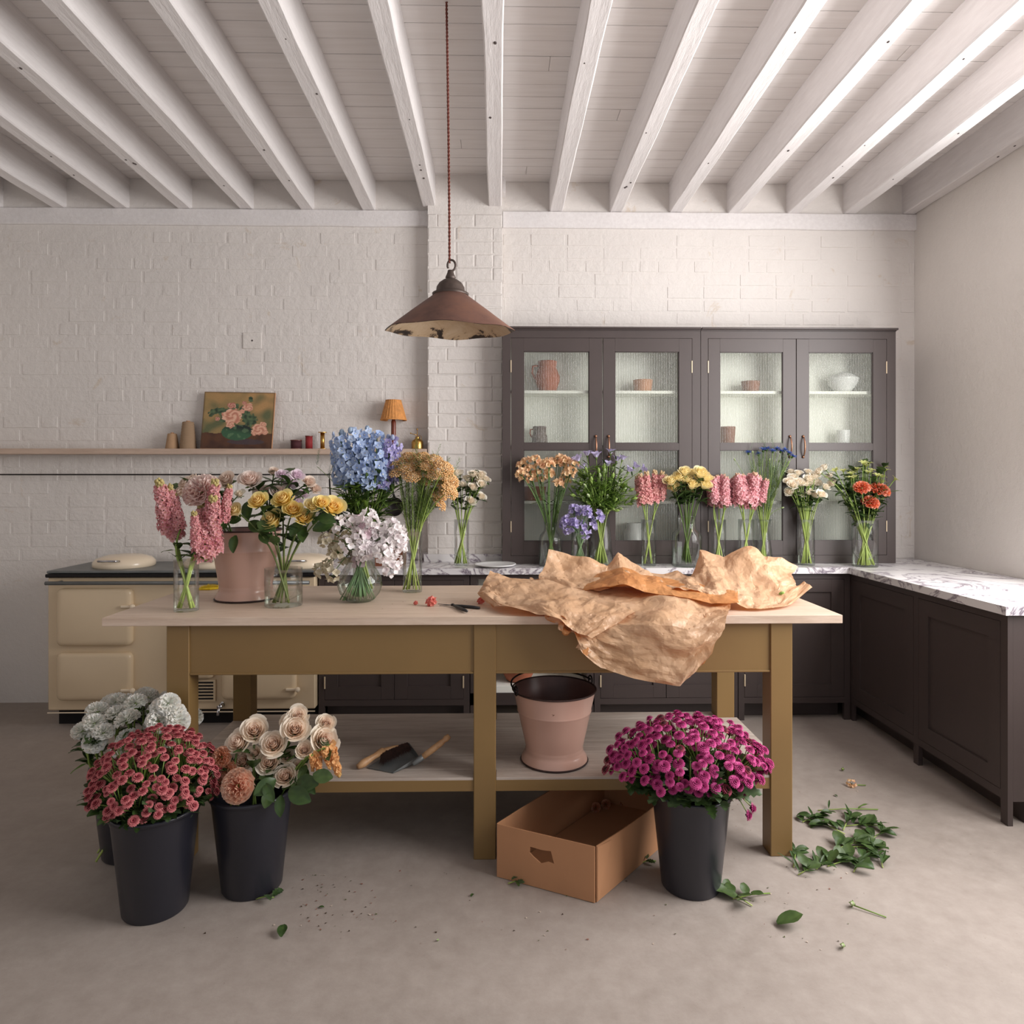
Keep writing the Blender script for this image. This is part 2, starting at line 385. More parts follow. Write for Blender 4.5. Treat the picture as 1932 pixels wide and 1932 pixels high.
for i, x in enumerate(lefts):
    if x + .08 > XR or x < XL: continue
    ye = PY + .02 if abs(x - XU(797, PY)) < .02 or abs(x - XU(921.8, PY)) < .02 else WY + .02
    mb = MB(); ns = 46; wd = .083; rows = []
    for q in range(ns + 1):
        yy = YF + (ye - YF) * q / ns
        e = lambda s_: noise.noise(Vector((x * 9 + s_, yy * 2.4, s_))) * .0045
        a, b, z = x + e(1), x + wd + e(5), ZS + e(9)
        ch = .006 + .003 * noise.noise(Vector((x, yy * 5, 2)))
        rows.append([Vector(p) for p in ((a, yy, ZC), (a, yy, z + ch), (a + ch, yy, z), ((a + b) / 2, yy, z + .001), (b - ch, yy, z), (b, yy, z + ch), (b, yy, ZC))])
    mb.grid(rows)
    jo = mb.build('joist', 'joist_paint', ceil)
    for kx in range(R.choice((1, 2, 2, 3, 4))):
        ky = R.uniform(2.6, 4.1); kr = R.uniform(.004, .007)
        MB().ball((x + R.uniform(.02, .06), ky, ZS + .001), kr, 7, 4, (1, 1.5, .5)).build('nail_hole', 'dark_paint', jo)
wall = struct('wall_back', MB().box(XL - .1, XR + .1, WY, WY + .15, 0, ZC + .02), 'wall_paint')
# pier
PX0, PX1 = XU(806, PY), XU(949, PY)
pier = struct('wall_pier', MB().box(PX0 + .003, PX1 - .003, PY + .004, WY + .01, 0, ZC), 'wall_paint')
# bricks
def brick_mesh(L, H, D, dep=.014):
    mb = MB(); r = lambda k: R.uniform(-k, k)
    n = 4; b = .006
    xs = [-L / 2 + r(.002), -L / 2 + b + abs(r(.003)), -L / 6, L / 6, L / 2 - b - abs(r(.003)), L / 2 + r(.002)]
    zs = [-H / 2 + r(.001), -H / 2 + b, H / 2 - b, H / 2 + r(.001)]
    rows = []
    for j, z in enumerate(zs):
        row = []
        for i, x in enumerate(xs):
            edge = i in (0, 5) or j in (0, 3)
            row.append(Vector((x + r(.0012), (dep if edge else -D + r(.0014)), z + r(.0012))))
        rows.append(row)
    mb.grid(rows); return mb
BR = [brick_mesh(.230, .079, .0022).mesh('brick', 'wall_paint') for _ in range(14)]
HD = [brick_mesh(.112, .079, .0022).mesh('brick', 'wall_paint') for _ in range(8)]
BRY = .75
def brickwork(x0, x1, z0, z1, Y, parent, single, seed):
    R2 = random.Random(seed); P = .0845; rest = MB(); z = z0 + P / 2; row = 0; cnt = 0
    while z < z1 - P * .3:
        x = x0 - R2.choice((0, .06, .118, .176)); head_row = R2.random() < .22
        while x < x1:
            hd = head_row or R2.random() < .10; L = .118 if hd else .236
            a, b = max(x, x0), min(x + L, x1)
            if b - a > .03:
                cx = (a + b) / 2; sx = (b - a) / L
                me = R2.choice(HD if hd else BR)
                m4 = Matrix.Translation((cx, Y + R2.uniform(-.0015, .0015), z + R2.uniform(-.0015, .0015))) @ Matrix.Rotation(R2.uniform(-.004, .004), 4, 'Y') @ Matrix.Diagonal((sx, BRY, 1, 1))
                if single(cx, z): inst('brick', me, m4, parent); cnt += 1
                else:
                    vs = [m4 @ v.co for v in me.vertices]; rest.add(vs, [tuple(p.vertices) for p in me.polygons])
            x += L
        z += P; row += 1
    if rest.v: rest.build('brickwork', 'wall_paint', parent, kind='stuff')
    return cnt
zpl = PX(600, 428, WY).z
lx = XU(300, WY)
c1 = brickwork(XL, PX0 + .002, .9, zpl, WY, wall, lambda x, z: x > lx - .05 and z > 1.0, 3)
rx = XU(1640, WY)
c2 = brickwork(PX1 - .002, XR, .9, zpl, WY, wall, lambda x, z: x < rx and z > 2.30, 5)
BRY = .28
c3 = brickwork(PX0 + .003, PX1 - .003, .9, ZS, PY, pier, lambda x, z: z > 1.0, 9)
print('BRICKS', c1, c2, c3)
# plate under the joists
for i, (a, b) in enumerate(((XL, PX0), (PX1, XR))):
    mb = MB(); rows = []
    for q in range(41):
        xx = a + (b - a) * q / 40; e = noise.noise(Vector((xx * 3, 0, i))) * .003
        rows.append([(xx, WY + .01, ZS), (xx, WY - .018, ZS - .001 + e), (xx, WY - .022, ZS - .006 + e), (xx, WY - .022, zpl + .006 + e * 2), (xx, WY - .016, zpl + e * 2), (xx, WY + .01, zpl)])
    mb.grid(rows); struct('trim_%d' % (i + 1), mb, 'joist_paint')
q0, q1 = PX(459, 658, WY), PX(494, 628, WY)
bp = MB().box(q0.x, q1.x, WY - .008, WY, q0.z, q1.z, .002).build('blanking_plate', 'wall_paint_plain', wall)
MB().ball(((q0.x + q1.x) / 2, WY - .008, (q0.z + q1.z) / 2), .006, 8, 5, (1, .5, 1)).build('screw', 'dark_paint', bp)
q0, q1 = PX(947, 360, PY), PX(954, 325, PY)
MB().box(q0.x, q1.x, PY + .02, WY, q0.z, q1.z, .002).build('timber_packer', 'joist_paint', ceil)
# side walls: left closed, right with a large window opening
struct('wall_left', MB().box(XL - .15, XL, YF, WY + .1, 0, ZC), 'wall_paint_plain')
w0, w1, wz0, wz1 = .62, 3.28, 1.0, 2.92
mb = MB(); mb.box(XR, XR + .15, w1, WY + .1, 0, ZC); mb.box(XR, XR + .15, YF, w0, 0, ZC); mb.box(XR, XR + .15, w0, w1, 0, wz0); mb.box(XR, XR + .15, w0, w1, wz1, ZC)
struct('wall_right', mb, 'wall_paint_plain')
wf = MB(); wf.box(XR + .03, XR + .10, w0, w1, wz0, wz0 + .05); wf.box(XR + .03, XR + .10, w0, w1, wz1 - .05, wz1)
wf.box(XR + .03, XR + .10, w0, w0 + .05, wz0, wz1); wf.box(XR + .03, XR + .10, w1 - .05, w1, wz0, wz1)
struct('window_1', wf, 'joist_paint')
MB().box(XR - .04, XR + .03, w0 - .05, w1 + .05, wz0 - .03, wz0).build('window_sill', 'joist_paint', bpy.data.objects['window_1'])

# ------------------------------------------------------------ pendant lamp
LC = PX(850, 624, 2.78)
lamp = thing('pendant_lamp', LC, 'rusty conical pendant lamp hanging from a long brown cord', 'lamp')
def wobr(q, i): return .012 * math.sin(2 * q + 1) + .006 * math.sin(5 * q) if i < 3 else 0
rimR = 121 * 2.78 / F
prof = [(rimR, 0), (rimR * .975, .005), (rimR * .82, .034), (rimR * .62, .073), (.062, .145), (.05, .150)]
mt = Matrix.Translation(LC) @ Matrix.Rotation(math.radians(4.4), 4, 'X')
def wobz(v):
    q = math.atan2(v[1], v[0]); r = math.hypot(v[0], v[1]) / rimR
    return (v[0], v[1], v[2] + r ** 4 * (.003 * math.sin(3 * q + .6) + .003 * math.sin(7 * q)))
mb = MB(); mb.lathe(prof, 64, wob=wobr); mb.v = [wobz(v) for v in mb.v]; mb.xf(mt)
mb.build('lamp_shade', 'shade_rust', lamp, True)
mb = MB(); mb.lathe([(r - .003, z - .001) for r, z in prof][::-1], 64, wob=lambda q, i: wobr(q, 5 - i)); mb.v = [wobz(v) for v in mb.v]
mb.xf(mt); o = mb.build('shade_lining', 'shade_inner', lamp, True, label='chipped cream enamel lining of the shade')
zc = LC.z + .145
mb = MB(); mb.lathe([(.072, -.004), (.074, .004), (.060, .010), (.058, .014), (.056, .030), (.046, .046), (.03, .058), (.02, .062), (.018, .066), (.021, .068), (.019, .074), (.013, .088), (.011, .098), (0, .1)], 32, (LC.x, LC.y, zc))
mb.build('cap', 'cap_metal', lamp, True)
hk = [(LC.x + .004 + .016 * math.cos(a), LC.y, zc + .118 + .022 * math.sin(a)) for a in [math.radians(t) for t in range(-90, 215, 20)]]
MB().tube(hk, .0045, 8).build('hook', 'cap_metal', lamp, True)
pts = [(LC.x - .004 - .012 * t ** 1.5, LC.y, zc + .13 + (ZS + .06 - zc - .13) * t) for t in [i / 30 for i in range(31)]]
mb = MB()
for ph in (0, PI):
    hx = []
    for i in range(241):
        t = i / 240; a = ph + t * 2 * PI * 34
        hx.append((LC.x - .004 - .012 * t ** 1.5 + .0026 * math.cos(a), LC.y + .0026 * math.sin(a), zc + .128 + (ZC - zc - .128) * t))
    mb.tube(hx, .003, 5)
mb.build('cord', 'cord_brown', lamp, True)

# ------------------------------------------------------------ table
tb = thing('work_table', (-.05, 2.95, 0), 'long olive-brown painted work table with pale oak top and lower shelf', 'table')
TX0, TX1, TY0, TY1 = -1.45, 1.287, 2.55, 3.30
MB().box(TX0, TX1, TY0, TY1, ZTAB - .031, ZTAB, .0015).build('tabletop', 'oak_top', tb)
LX = [(-1.228, -1.145), (-.092, -.009), (1.026, 1.109)]; F0, F1, B0, B1 = 2.575, 2.658, 3.215, 3.298
for a, b in LX:
    for c, d in ((F0, F1), (B0, B1)): MB().box(a, b, c, d, 0, ZTAB - .031, .0025).build('leg', 'olive_paint', tb)
for (a, b), nm in (((LX[0][1], LX[1][0]), 0), ((LX[1][1], LX[2][0]), 1)):
    for y0 in (F0 + .008, B1 - .030):
        mb = MB(); mb.box(a, b, y0, y0 + .022, .702, ZTAB - .031); mb.box(a, b, y0 - .004, y0 + .026, .694, .702, .0015); mb.build('apron', 'olive_paint', tb)
    MB().box(a, b, F0 + .006, F0 + .028, .254, .295).build('rail', 'olive_paint', tb)
    MB().box(a, b, B1 - .028, B1 - .006, .254, .295).build('rail', 'olive_paint', tb)
for a, b in (LX[0], LX[2]):
    MB().box(a + .02, b - .02, F1, B0, .702, ZTAB - .031).build('apron', 'olive_paint', tb)
    MB().box(a + .02, b - .02, F1, B0, .254, .295).build('rail', 'olive_paint', tb)
def shelfboard(x0, x1, y0, y1): MB().box(x0, x1, y0 + .0008, y1 - .0008, .290, .304, .0012).build('shelf_board', 'shelf_oak', tb)
for a, b in ((LX[0][1], LX[1][0]), (LX[1][1], LX[2][0])): shelfboard(a + .001, b - .001, F0 + .006, F1)
ys = [F1, 2.80, 2.945, 3.09, B0]
for a, b in zip(ys, ys[1:]): shelfboard(LX[0][0] + .0, LX[2][1] + .012, a, b)
shelfboard(LX[0][1] + .001, LX[1][0] - .001, B0, B1); shelfboard(LX[1][1] + .001, LX[2][0] - .001, B0, B1)

# ------------------------------------------------------------ dresser units
def dresser(x0, x1, stileL, doors, handles_x, lab, contents_z):
    DY = 4.20; z0 = ZT + .001; z1 = PX(1100, 623, DY).z
    t = thing('glazed_dresser', ((x0 + x1) / 2, 4.3, z0), lab, 'cabinet', 'glazed dresser units on the marble worktop')
    mb = MB(); D1 = WY - .008
    mb.box(x0, x0 + .012, DY + .012, D1, z0, z1); mb.box(x1 - .012, x1, DY + .012, D1, z0, z1)
    mb.box(x0, x1, DY + .012, D1, z1 - .012, z1); mb.box(x0, x1, DY + .012, D1, z0, z0 + .03)
    mb.build('carcass', 'dark_paint', t)
    mb = MB(); mb.box(x0 + .012, x1 - .012, D1 - .014, D1 - .004, z0 + .03, z1 - .012)
    mb.box(x0 + .0125, x0 + .022, DY + .05, D1 - .014, z0 + .03, z1 - .013); mb.box(x1 - .022, x1 - .0125, DY + .05, D1 - .014, z0 + .03, z1 - .013)
    mb.box(x0 + .012, x1 - .012, DY + .05, D1 - .014, z1 - .022, z1 - .0125)
    mb.build('lining', 'cabinet_white', t, label='white painted lining')
    zt = PX(1100, 638, DY).z; zb = PX(1100, 1048, DY).z
    dl, dr = doors[0][0], doors[-1][1]
    mb = MB(); mb.box(x0, dl - .001, DY, DY + .02, z0, z1); mb.box(dr + .001, x1, DY, DY + .02, z0, z1)
    mb.box(dl - .001, dr + .001, DY, DY + .02, zt + .002, z1); mb.box(dl - .001, dr + .001, DY, DY + .02, z0, zb - .002); mb.build('face_frame', 'dark_paint', t)
    mb = MB(); mb.box(x0 - (.006 if handles_x[0] < .9 else -.0005), x1 + (.006 if handles_x[0] > .9 else -.0005), DY - .022, D1, z1 + .006, z1 + .018, .002); mb.box(x0, x1, DY - .008, D1, z1, z1 + .006); mb.build('cornice', 'dark_paint', t)
    for u in (737, 945):
        zz = PX(1100, u, DY + .05).z
        MB().box(x0 + .023, x1 - .023, DY + .045, D1 - .015, zz - .018, zz, .001).build('shelf', 'cabinet_white', t)
    gz = [(PX(1100, 836, DY).z, PX(1100, 663, DY).z), (PX(1100, 1021, DY).z, PX(1100, 849, DY).z)]
    for di, (a, b, ga, gb) in enumerate(doors):
        a += .0012; b -= .0012
        d = MB(); y0, y1 = DY - .001, DY + .020
        d.box(a, ga, y0, y1, zb, zt, .001); d.box(gb, b, y0, y1, zb, zt, .001)
        for p, q in ((gz[0][1], zt), (gz[1][1], gz[0][0]), (zb, gz[1][0])): d.box(ga, gb, y0, y1, p, q)
        for (p, q) in gz:   # small bead round the glass
            d.box(ga, ga + .004, y0 + .006, y0 + .012, p, q); d.box(gb - .004, gb, y0 + .006, y0 + .012, p, q)
            d.box(ga, gb, y0 + .006, y0 + .012, p, p + .004); d.box(ga, gb, y0 + .006, y0 + .012, q - .004, q)
        do = d.build('door', 'dark_paint', t)
        for (p, q) in gz:
            n = max(20, round((gb - ga) / .0103)); row = []
            for i in range(n * 4 + 1):
                ph = i / 4; row.append((ga + (gb - ga) * i / (n * 4), DY +   .0135 - .0028 * abs(math.sin(PI * ph))))
            mb = MB(); mb.grid([[(x, yy, p) for x, yy in row], [(x, yy, q) for x, yy in row]])
            mb.build('glass_pane', 'fluted_glass', do, True)
        hx = handles_x[di]; zc0 = PX(1100, 862, DY).z; zc1 = PX(1100, 823, DY).z
        h = [(hx, DY - .004 - .026 * math.sin(PI * i / 10) ** .7, zc0 + (zc1 - zc0) * i / 10) for i in range(11)]
        mb = MB(); mb.tube(h, [.0035 + .002 * math.sin(PI * i / 10) for i in range(11)], 8)
        mb.ball((hx, DY - .005, zc0), .0085, 10, 6); mb.ball((hx, DY - .005, zc1), .0085, 10, 6); mb.build('handle', 'copper_handle', do, True)
        sx = a if di == 0 else b
        for u0, u1 in ((680, 703), (983, 1004)):
            MB().box(sx - .004, sx + .002, DY - .005, DY + .01, PX(1100, u1, DY).z, PX(1100, u0, DY).z, .001).build('hinge', 'brass_pale', do)
    return t
DX = lambda u: XU(u, 4.20)
dresser(DX(948), DX(1321.5), 0, [(DX(964), DX(1137), DX(988), DX(1111.5)), (DX(1137.5), DX(1306), DX(1160.5), DX(1281))], [DX(1124), DX(1148)],
        'dark glazed dresser unit next to the brick pier, holding the terracotta jug', 0)
dresser(DX(1322.5), DX(1690), 0, [(DX(1336), DX(1502), DX(1358.5), DX(1477)), (DX(1502.5), DX(1673), DX(1526), DX(1647))], [DX(1490), DX(1515)],
        'dark glazed dresser unit nearer the room corner, holding the white cup', 0)
SZ = {737: PX(1100, 737, 4.25).z, 945: PX(1100, 945, 4.25).z}; SZ[836] = None
def pot(name, u, zb, w_px, h_px, mat, prof, lab, cat, Y=4.33, grp=None, extra=None):
    c = PX(u, 700, Y); r = w_px / 2 * Y / F; h = h_px * Y / F
    t = thing(name, (c.x, Y, zb), lab, cat, grp)
    MB().lathe([(a * r, b * h) for a, b in prof], 28, (c.x, Y, zb)).build('body', mat, t, True)
    if extra: extra(t, c.x, Y, zb, r, h)
    return t
def handle_l(t, x, Y, z, r, h):
    pts = [(x - r * .72, Y, z + h * .86), (x - r * 1.15, Y, z + h * .84), (x - r * 1.22, Y, z + h * .62), (x - r * .95, Y, z + h * .42)]
    MB().tube(pts, r * .09, 8).build('handle', 'terracotta', t, True)
JUG = [(0, 0), (.62, 0), (.70, .04), (.95, .35), (.96, .52), (.74, .74), (.66, .80), (.70, .86), (.76, .97), (.74, 1), (.66, .98), (.6, .82), (.0, .80)]
CUP = [(0, 0), (.84, 0), (.88, .05), (1, .92), (1.02, 1), (.94, 1), (.86, .2), (0, .15)]
s1 = PX(1100, 737, 4.245).z + .001; mz = PX(1100, 838, 4.33).z
pot('terracotta_jug', 1033, s1, 48, 58, 'terracotta', JUG, 'tall terracotta jug behind the glass of the dresser upper shelf', 'jug', extra=handle_l)
pot('plant_pot', 1213, s1, 36, 23, 'terracotta_light', CUP, 'small pale terracotta pot on the shelf of the dresser near the pier', 'pot', grp='small pots in the dresser')
pot('plant_pot', 1416, s1, 34, 21, 'brown_pot', CUP, 'small brown pot on the upper shelf of the corner dresser', 'pot', grp='small pots in the dresser')
# lower compartment floor is a glass-height shelf hidden by the mid rail
for x0, x1 in ((DX(952), DX(1317)), (DX(1327), DX(1686))):
    pass
midz = PX(1100, 840, 4.25).z
for k, dr in enumerate([o for o in COL.objects if o.name.startswith('glazed_dresser')]):
    x0, x1 = ((DX(955), DX(1314)), (DX(1330), DX(1683)))[k]
    MB().box(x0 + .01, x1 - .01, 4.245, WY - .023, midz - .018, midz, .001).build('shelf', 'cabinet_white', dr)
pot('stoneware_mug', 1018, midz + .001, 30, 36, 'stoneware_grey', [(0, 0), (.95, 0), (1, .1), (.98, .5), (.82, .62), (.86, 1), (.78, 1), (.74, .6), (.9, .2), (0, .15)], 'dark grey stoneware mug inside the dresser below the jug', 'mug', extra=handle_l)
pot('stoneware_bowl', 1372, midz + .001, 30, 36, 'brown_pot', CUP, 'brown rimmed pot in the lower glass of the corner dresser', 'pot')
pot('white_cup', 1591, midz + .001, 24, 30, 'white_ceramic', CUP, 'white cup in the last glass door of the corner dresser', 'cup')
t = pot('lidded_tureen', 1590, s1, 56, 40, 'white_ceramic', [(0, 0), (.5, 0), (.55, .08), (.9, .4), (1, .62), (1.03, .66), (.95, .70), (.7, .85), (.3, .94), (.12, 1), (0, 1.02)], 'large white lidded tureen on the upper shelf of the corner dresser', 'tureen')
s2 = PX(1100, 945, 4.245).z + .001
pot('terracotta_bowl', 1008, s2, 44, 26, 'terracotta', CUP, 'terracotta bowl low in the dresser behind the peach flowers', 'bowl')
pot('white_bowl', 1076, s2, 38, 24, 'white_ceramic', CUP, 'white bowl low in the dresser beside the terracotta bowl', 'bowl')
pot('glass_jar', 1196, ZT + .04, 40, 60, 'white_ceramic', [(0, 0), (.9, 0), (1, .1), (1, .7), (.7, .82), (.75, 1), (.66, 1), (.6, .8), (0, .78)], 'pale jar on the dresser floor behind the pink stocks', 'jar', Y=4.36)

# ------------------------------------------------------------ base cabinets and worktops
WF = 4.0; DYF = 4.035
HXR = XU(1600, WF) + .005   # front edge of the return run
wk = MB(); xl = XU(601, DYF) - .002
wk.box(xl, PX0, WF, WY - .002, ZT - .034, ZT, .003)
wk = MB()
out = [(xl, WF), (HXR, WF), (HXR, 2.75), (XR - .003, 2.75), (XR - .003, WY - .009), (PX1 + .002, WY - .009), (PX1 + .002, PY - .012), (PX0 - .002, PY - .012), (PX0 - .002, WY - .009), (xl, WY - .009)]
n = len(out); b = .004
tops = [(x, y, ZT) for x, y in out]; lows = [(x, y, ZT - .036) for x, y in out]
wk.add(tops + lows, [tuple(range(n)), tuple(range(n, 2 * n))[::-1]] + [(i, n + i, n + (i + 1) % n, (i + 1) % n) for i in range(n)])
tag(wk.build('worktop', 'marble'), 'white marble worktop with violet veins along the back wall', 'worktop')
up = MB(); zu = ZT + .048
up.box(xl, PX0 - .003, WY - .022, WY - .0055, ZT + .0005, zu); up.box(PX0 - .018, PX1 - .001, PY - .026, PY - .0045, ZT + .0005, zu); 
tag(up.build('upstand', 'marble'), 'low marble upstand behind the worktop round the pier base', 'upstand')
def front_door(t, x0, x1, z0, z1, hinge=None, Y=DYF, name='door', rail=.075):
    d = MB(); y0, y1 = Y, Y + .02
    d.box(x0, x0 + rail, y0, y1, z0, z1, .001); d.box(x1 - rail, x1, y0, y1, z0, z1, .001)
    d.box(x0 + rail, x1 - rail, y0, y1, z1 - rail, z1); d.box(x0 + rail, x1 - rail, y0, y1, z0, z0 + rail); d.box(x0 + rail, x1 - rail, y0 + .010, y1, z0 + rail, z1 - rail)
    o = d.build(name, 'dark_paint', t)
    if hinge is not None:
        for zz in (z0 + .10, z1 - .10): MB().box(hinge - .004, hinge + .004, Y - .006, Y + .004, zz - .035, zz + .035, .001).build('hinge', 'brass_pale', o)
    return o
def cabinet(x0, x1, doors, lab, feet=True, zb=.10):
    t = thing('base_cabinet', ((x0 + x1) / 2, DYF, 0), lab, 'cabinet')
    zt_ = ZT - .037
    mb = MB(); mb.box(x0 + .0005, x1 - .0005, DYF + .0225, WY - .13, zb, zt_); mb.box(x0 + .03, x1 - .03, DYF + .09, WY - .14, .0, zb); mb.build('carcass', 'dark_paint', t)
    f = MB(); s = .035
    f.box(x0, x0 + s, DYF + .001, DYF + .022, 0, zt_); f.box(x1 - s, x1, DYF + .001, DYF + .022, 0, zt_)
    f.box(x0 + s, x1 - s, DYF + .001, DYF + .022, zt_ - .035, zt_); f.box(x0 + s, x1 - s, DYF + .001, DYF + .022, zb, zb + .035); f.build('face_frame', 'dark_paint', t)
    n = doors; wd = (x1 - x0 - 2 * s) / n
    for i in range(n):
        a = x0 + s + wd * i + .0015; b_ = x0 + s + wd * (i + 1) - .0015
        front_door(t, a, b_, zb + .037, zt_ - .037, hinge=(a if i == 0 else b_))
    return t
cabinet(XU(601, DYF), XU(886, DYF), 2, 'dark double-door base cabinet beside the range cooker')
# open shelf unit
x0, x1 = XU(887.5, DYF), XU(1120, DYF)
t = thing('open_shelf_unit', ((x0 + x1) / 2, DYF, 0), 'dark base unit with open shelves behind the pink bucket', 'cabinet')
mb = MB(); zt_ = ZT - .037
mb.box(x0, x0 + .04, DYF, PY - .03, 0, zt_); mb.box(x1 - .04, x1, DYF, PY - .03, 0, zt_); mb.box(x0, x1, DYF, DYF + .02, .10, .17); mb.box(x0 + .04, x1 - .04, DYF, PY - .03, zt_ - .03, zt_)
mb.build('carcass', 'dark_paint', t)
MB().box(x0 + .04, x1 - .04, PY - .05, PY - .03, .10, zt_ - .03).build('back_panel', 'cabinet_white', t)
for zz in (.21, .52): MB().box(x0 + .04, x1 - .04, DYF + .006, PY - .05, zz - .04, zz, .001).build('shelf', 'cabinet_white', t)
cb = PX(962, 1300, 4.15)
bw = thing('wooden_bowl', (cb.x + .05, 4.16, .21), 'terracotta mixing bowl on the open shelf behind the pink bucket', 'bowl')
MB().lathe([(0, 0), (.06, 0), (.075, .01), (.115, .09), (.12, .115), (.112, .115), (.1, .08), (.06, .02), (0, .016)], 32, (cb.x + .05, 4.16, .211)).build('body', 'terracotta', bw, True)
cabinet(XU(1121.5, DYF), XU(1392, DYF), 2, 'dark double-door base cabinet behind the overhanging paper')
cabinet(XU(1393.5, DYF), XU(1604, DYF), 1, 'dark single-door base cabinet next to the room corner')
# return run along the right wall
t = thing('return_cabinet', (HXR + .03, 3.4, 0), 'very dark base cabinet run turning the corner towards the viewer', 'cabinet')
rx0 = HXR + .03
mb = MB(); mb.box(rx0 + .023, XR - .003, 2.781, WY - .13, .10, zt_); mb.box(rx0 + .09, XR - .01, 2.8, WY - .14, 0, .10); mb.build('carcass', 'dark_paint', t)
mb = MB()
for ya, yb in ((2.82, 3.38), (3.42, DYF - .02)): mb.box(rx0, rx0 + .022, ya, yb, zt_ - .035, zt_); mb.box(rx0, rx0 + .022, ya, yb, .10, .135)
for yy in (2.78, 3.38, DYF - .02): mb.box(rx0, rx0 + .022, yy, yy + .04, 0, zt_)
mb.build('face_frame', 'dark_paint', t)
for ya, yb in ((2.822, 3.378), (3.422, DYF - .022)):
    d = MB(); rl = .075; z0, z1 = .137, zt_ - .037; X0, X1_ = rx0 - .0005, rx0 + .02
    d.box(X0, X1_, ya, ya + rl, z0, z1); d.box(X0, X1_, yb - rl, yb, z0, z1); d.box(X0, X1_, ya + rl, yb - rl, z1 - rl, z1); d.box(X0, X1_, ya + rl, yb - rl, z0, z0 + rl); d.box(X0 + .01, X1_, ya + rl, yb - rl, z0 + rl, z1 - rl)
    d.build('door', 'dark_paint', t)

# ------------------------------------------------------------ range cooker
rc = thing('range_cooker', (-1.8, 4.1, 0), 'cream enamel range cooker with rounded doors behind the table', 'cooker')
ax1 = XU(601, DYF) - .008; ax0 = ax1 - 1.52; AY = 3.99
mb = MB(); mb.box(ax0, ax1, AY, WY - .02, .10, .862, .006); mb.build('body', 'cream_enamel', rc)
MB().box(ax0 + .02, ax1 - .02, AY + .07, WY - .05, 0, .10).build('plinth', 'dark_void', rc)
mb = MB(); mb.box(ax0 - .004, ax1 + .004, AY - .02, WY - .02, .862, .882, .004); mb.build('hob_top', 'black_iron', rc)
mb = MB(); mb.box(ax0 - .002, ax1 + .002, AY - .012, WY - .02, .884, .900, .005); mb.build('hob_plate', 'steel_dull', rc)
mb = MB(); mb.tube([(ax0 + .02, AY - .05, .835), (ax1 - .02, AY - .05, .835)], .011, 12)
for xx in (ax0 + .08, (ax0 + ax1) / 2, ax1 - .08): mb.tube([(xx, AY, .835), (xx, AY - .05, .835)], .009, 8)
mb.build('towel_rail', 'steel_dull', rc, True)
def rdoor(xa, xb, za, zb, nm='oven_door'):
    mb = MB(); rings = []
    def rr(inset, y, rad):
        P = []
        for cx, cz, a0 in ((xb - inset - rad, zb - inset - rad, 0), (xa + inset + rad, zb - inset - rad, 90), (xa + inset + rad, za + inset + rad, 180), (xb - inset - rad, za + inset + rad, 270)):
            for k in range(6): a = math.radians(a0 + 18 * k); P.append((cx + rad * math.cos(a), y, cz + rad * math.sin(a)))
        return P
    L = [rr(0, AY + .002, .03), rr(0, AY - .022, .03), rr(.008, AY - .032, .026), rr(.022, AY - .036, .02)]
    n = 24; vs = [p for q in L for p in q]; fs = [(i * n + k, (i + 1) * n + k, (i + 1) * n + (k + 1) % n, i * n + (k + 1) % n) for i in range(3) for k in range(n)]; fs.append(tuple(3 * n + k for k in range(n))[::-1])
    mb.fix = True; mb.add(vs, fs); d = mb.build(nm, 'cream_enamel', rc); sharp(d, 1.2)
    return d
def latch(d, x, z):
    mb = MB(); mb.box(x - .05, x + .012, AY - .048, AY - .034, z - .007, z + .007, .003); mb.ball((x + .018, AY - .046, z), .015, 10, 6); mb.build('latch', 'cream_lid', d)
ZD = lambda v: PX(500, v, AY).z
right = ax1 - .105
for i in range(2):
    xa, xb = (right - .42, right) if i == 0 else (right - 1.35, right - .93)
    d = rdoor(xa, xb, ZD(1317), ZD(1317) + .27); latch(d, xb + .0, ZD(1297))
    d = rdoor(xa, xb, ZD(1317) + .31, .80); latch(d, xb + .0, .70)
cxl, cxr = right - .90, right - .45
d = rdoor(XU(340, AY), XU(406, AY), ZD(1278), .78, 'burner_door'); latch(d, XU(400, AY), .62)
mb = MB(); vx0, vx1 = XU(330, AY), XU(404, AY)
mb.box(vx0 - .01, vx1 + .012, AY - .012, AY - .001, ZD(1321), ZD(1281)); gr = mb.build('vent_grille', 'cream_enamel', rc)
for k in range(6):
    v = 1284.5 + 6 * k; MB().box(vx0, vx1, AY - .0145, AY - .012, ZD(v + 3), ZD(v), 0).build('vent_slot', 'dark_void', gr)
MB().box(XU(436, AY), XU(438, AY), AY - .008, AY, ZD(1320), ZD(1278)).build('seam_strip', 'cream_lid', rc)
MB().box(ax0, ax1, AY - .004, AY, ZD(1343), ZD(1341)).build('base_bead', 'cream_lid', rc)
tp = PX(420, 1333, AY)
mb = MB(); mb.tube([(tp.x, AY, tp.z + .01), (tp.x, AY - .05, tp.z + .012)], .013, 10); mb.tube([(tp.x, AY - .04, tp.z + .01), (tp.x - .004, AY - .055, tp.z - .012), (tp.x - .005, AY - .055, tp.z - .032)], .008, 10)
mb.tube([(tp.x, AY - .045, tp.z + .02), (tp.x + .016, AY - .048, tp.z + .036)], .006, 8); mb.ball((tp.x + .017, AY - .048, tp.z + .037), .009, 8, 5); mb.build('tap', 'chrome', rc, True)
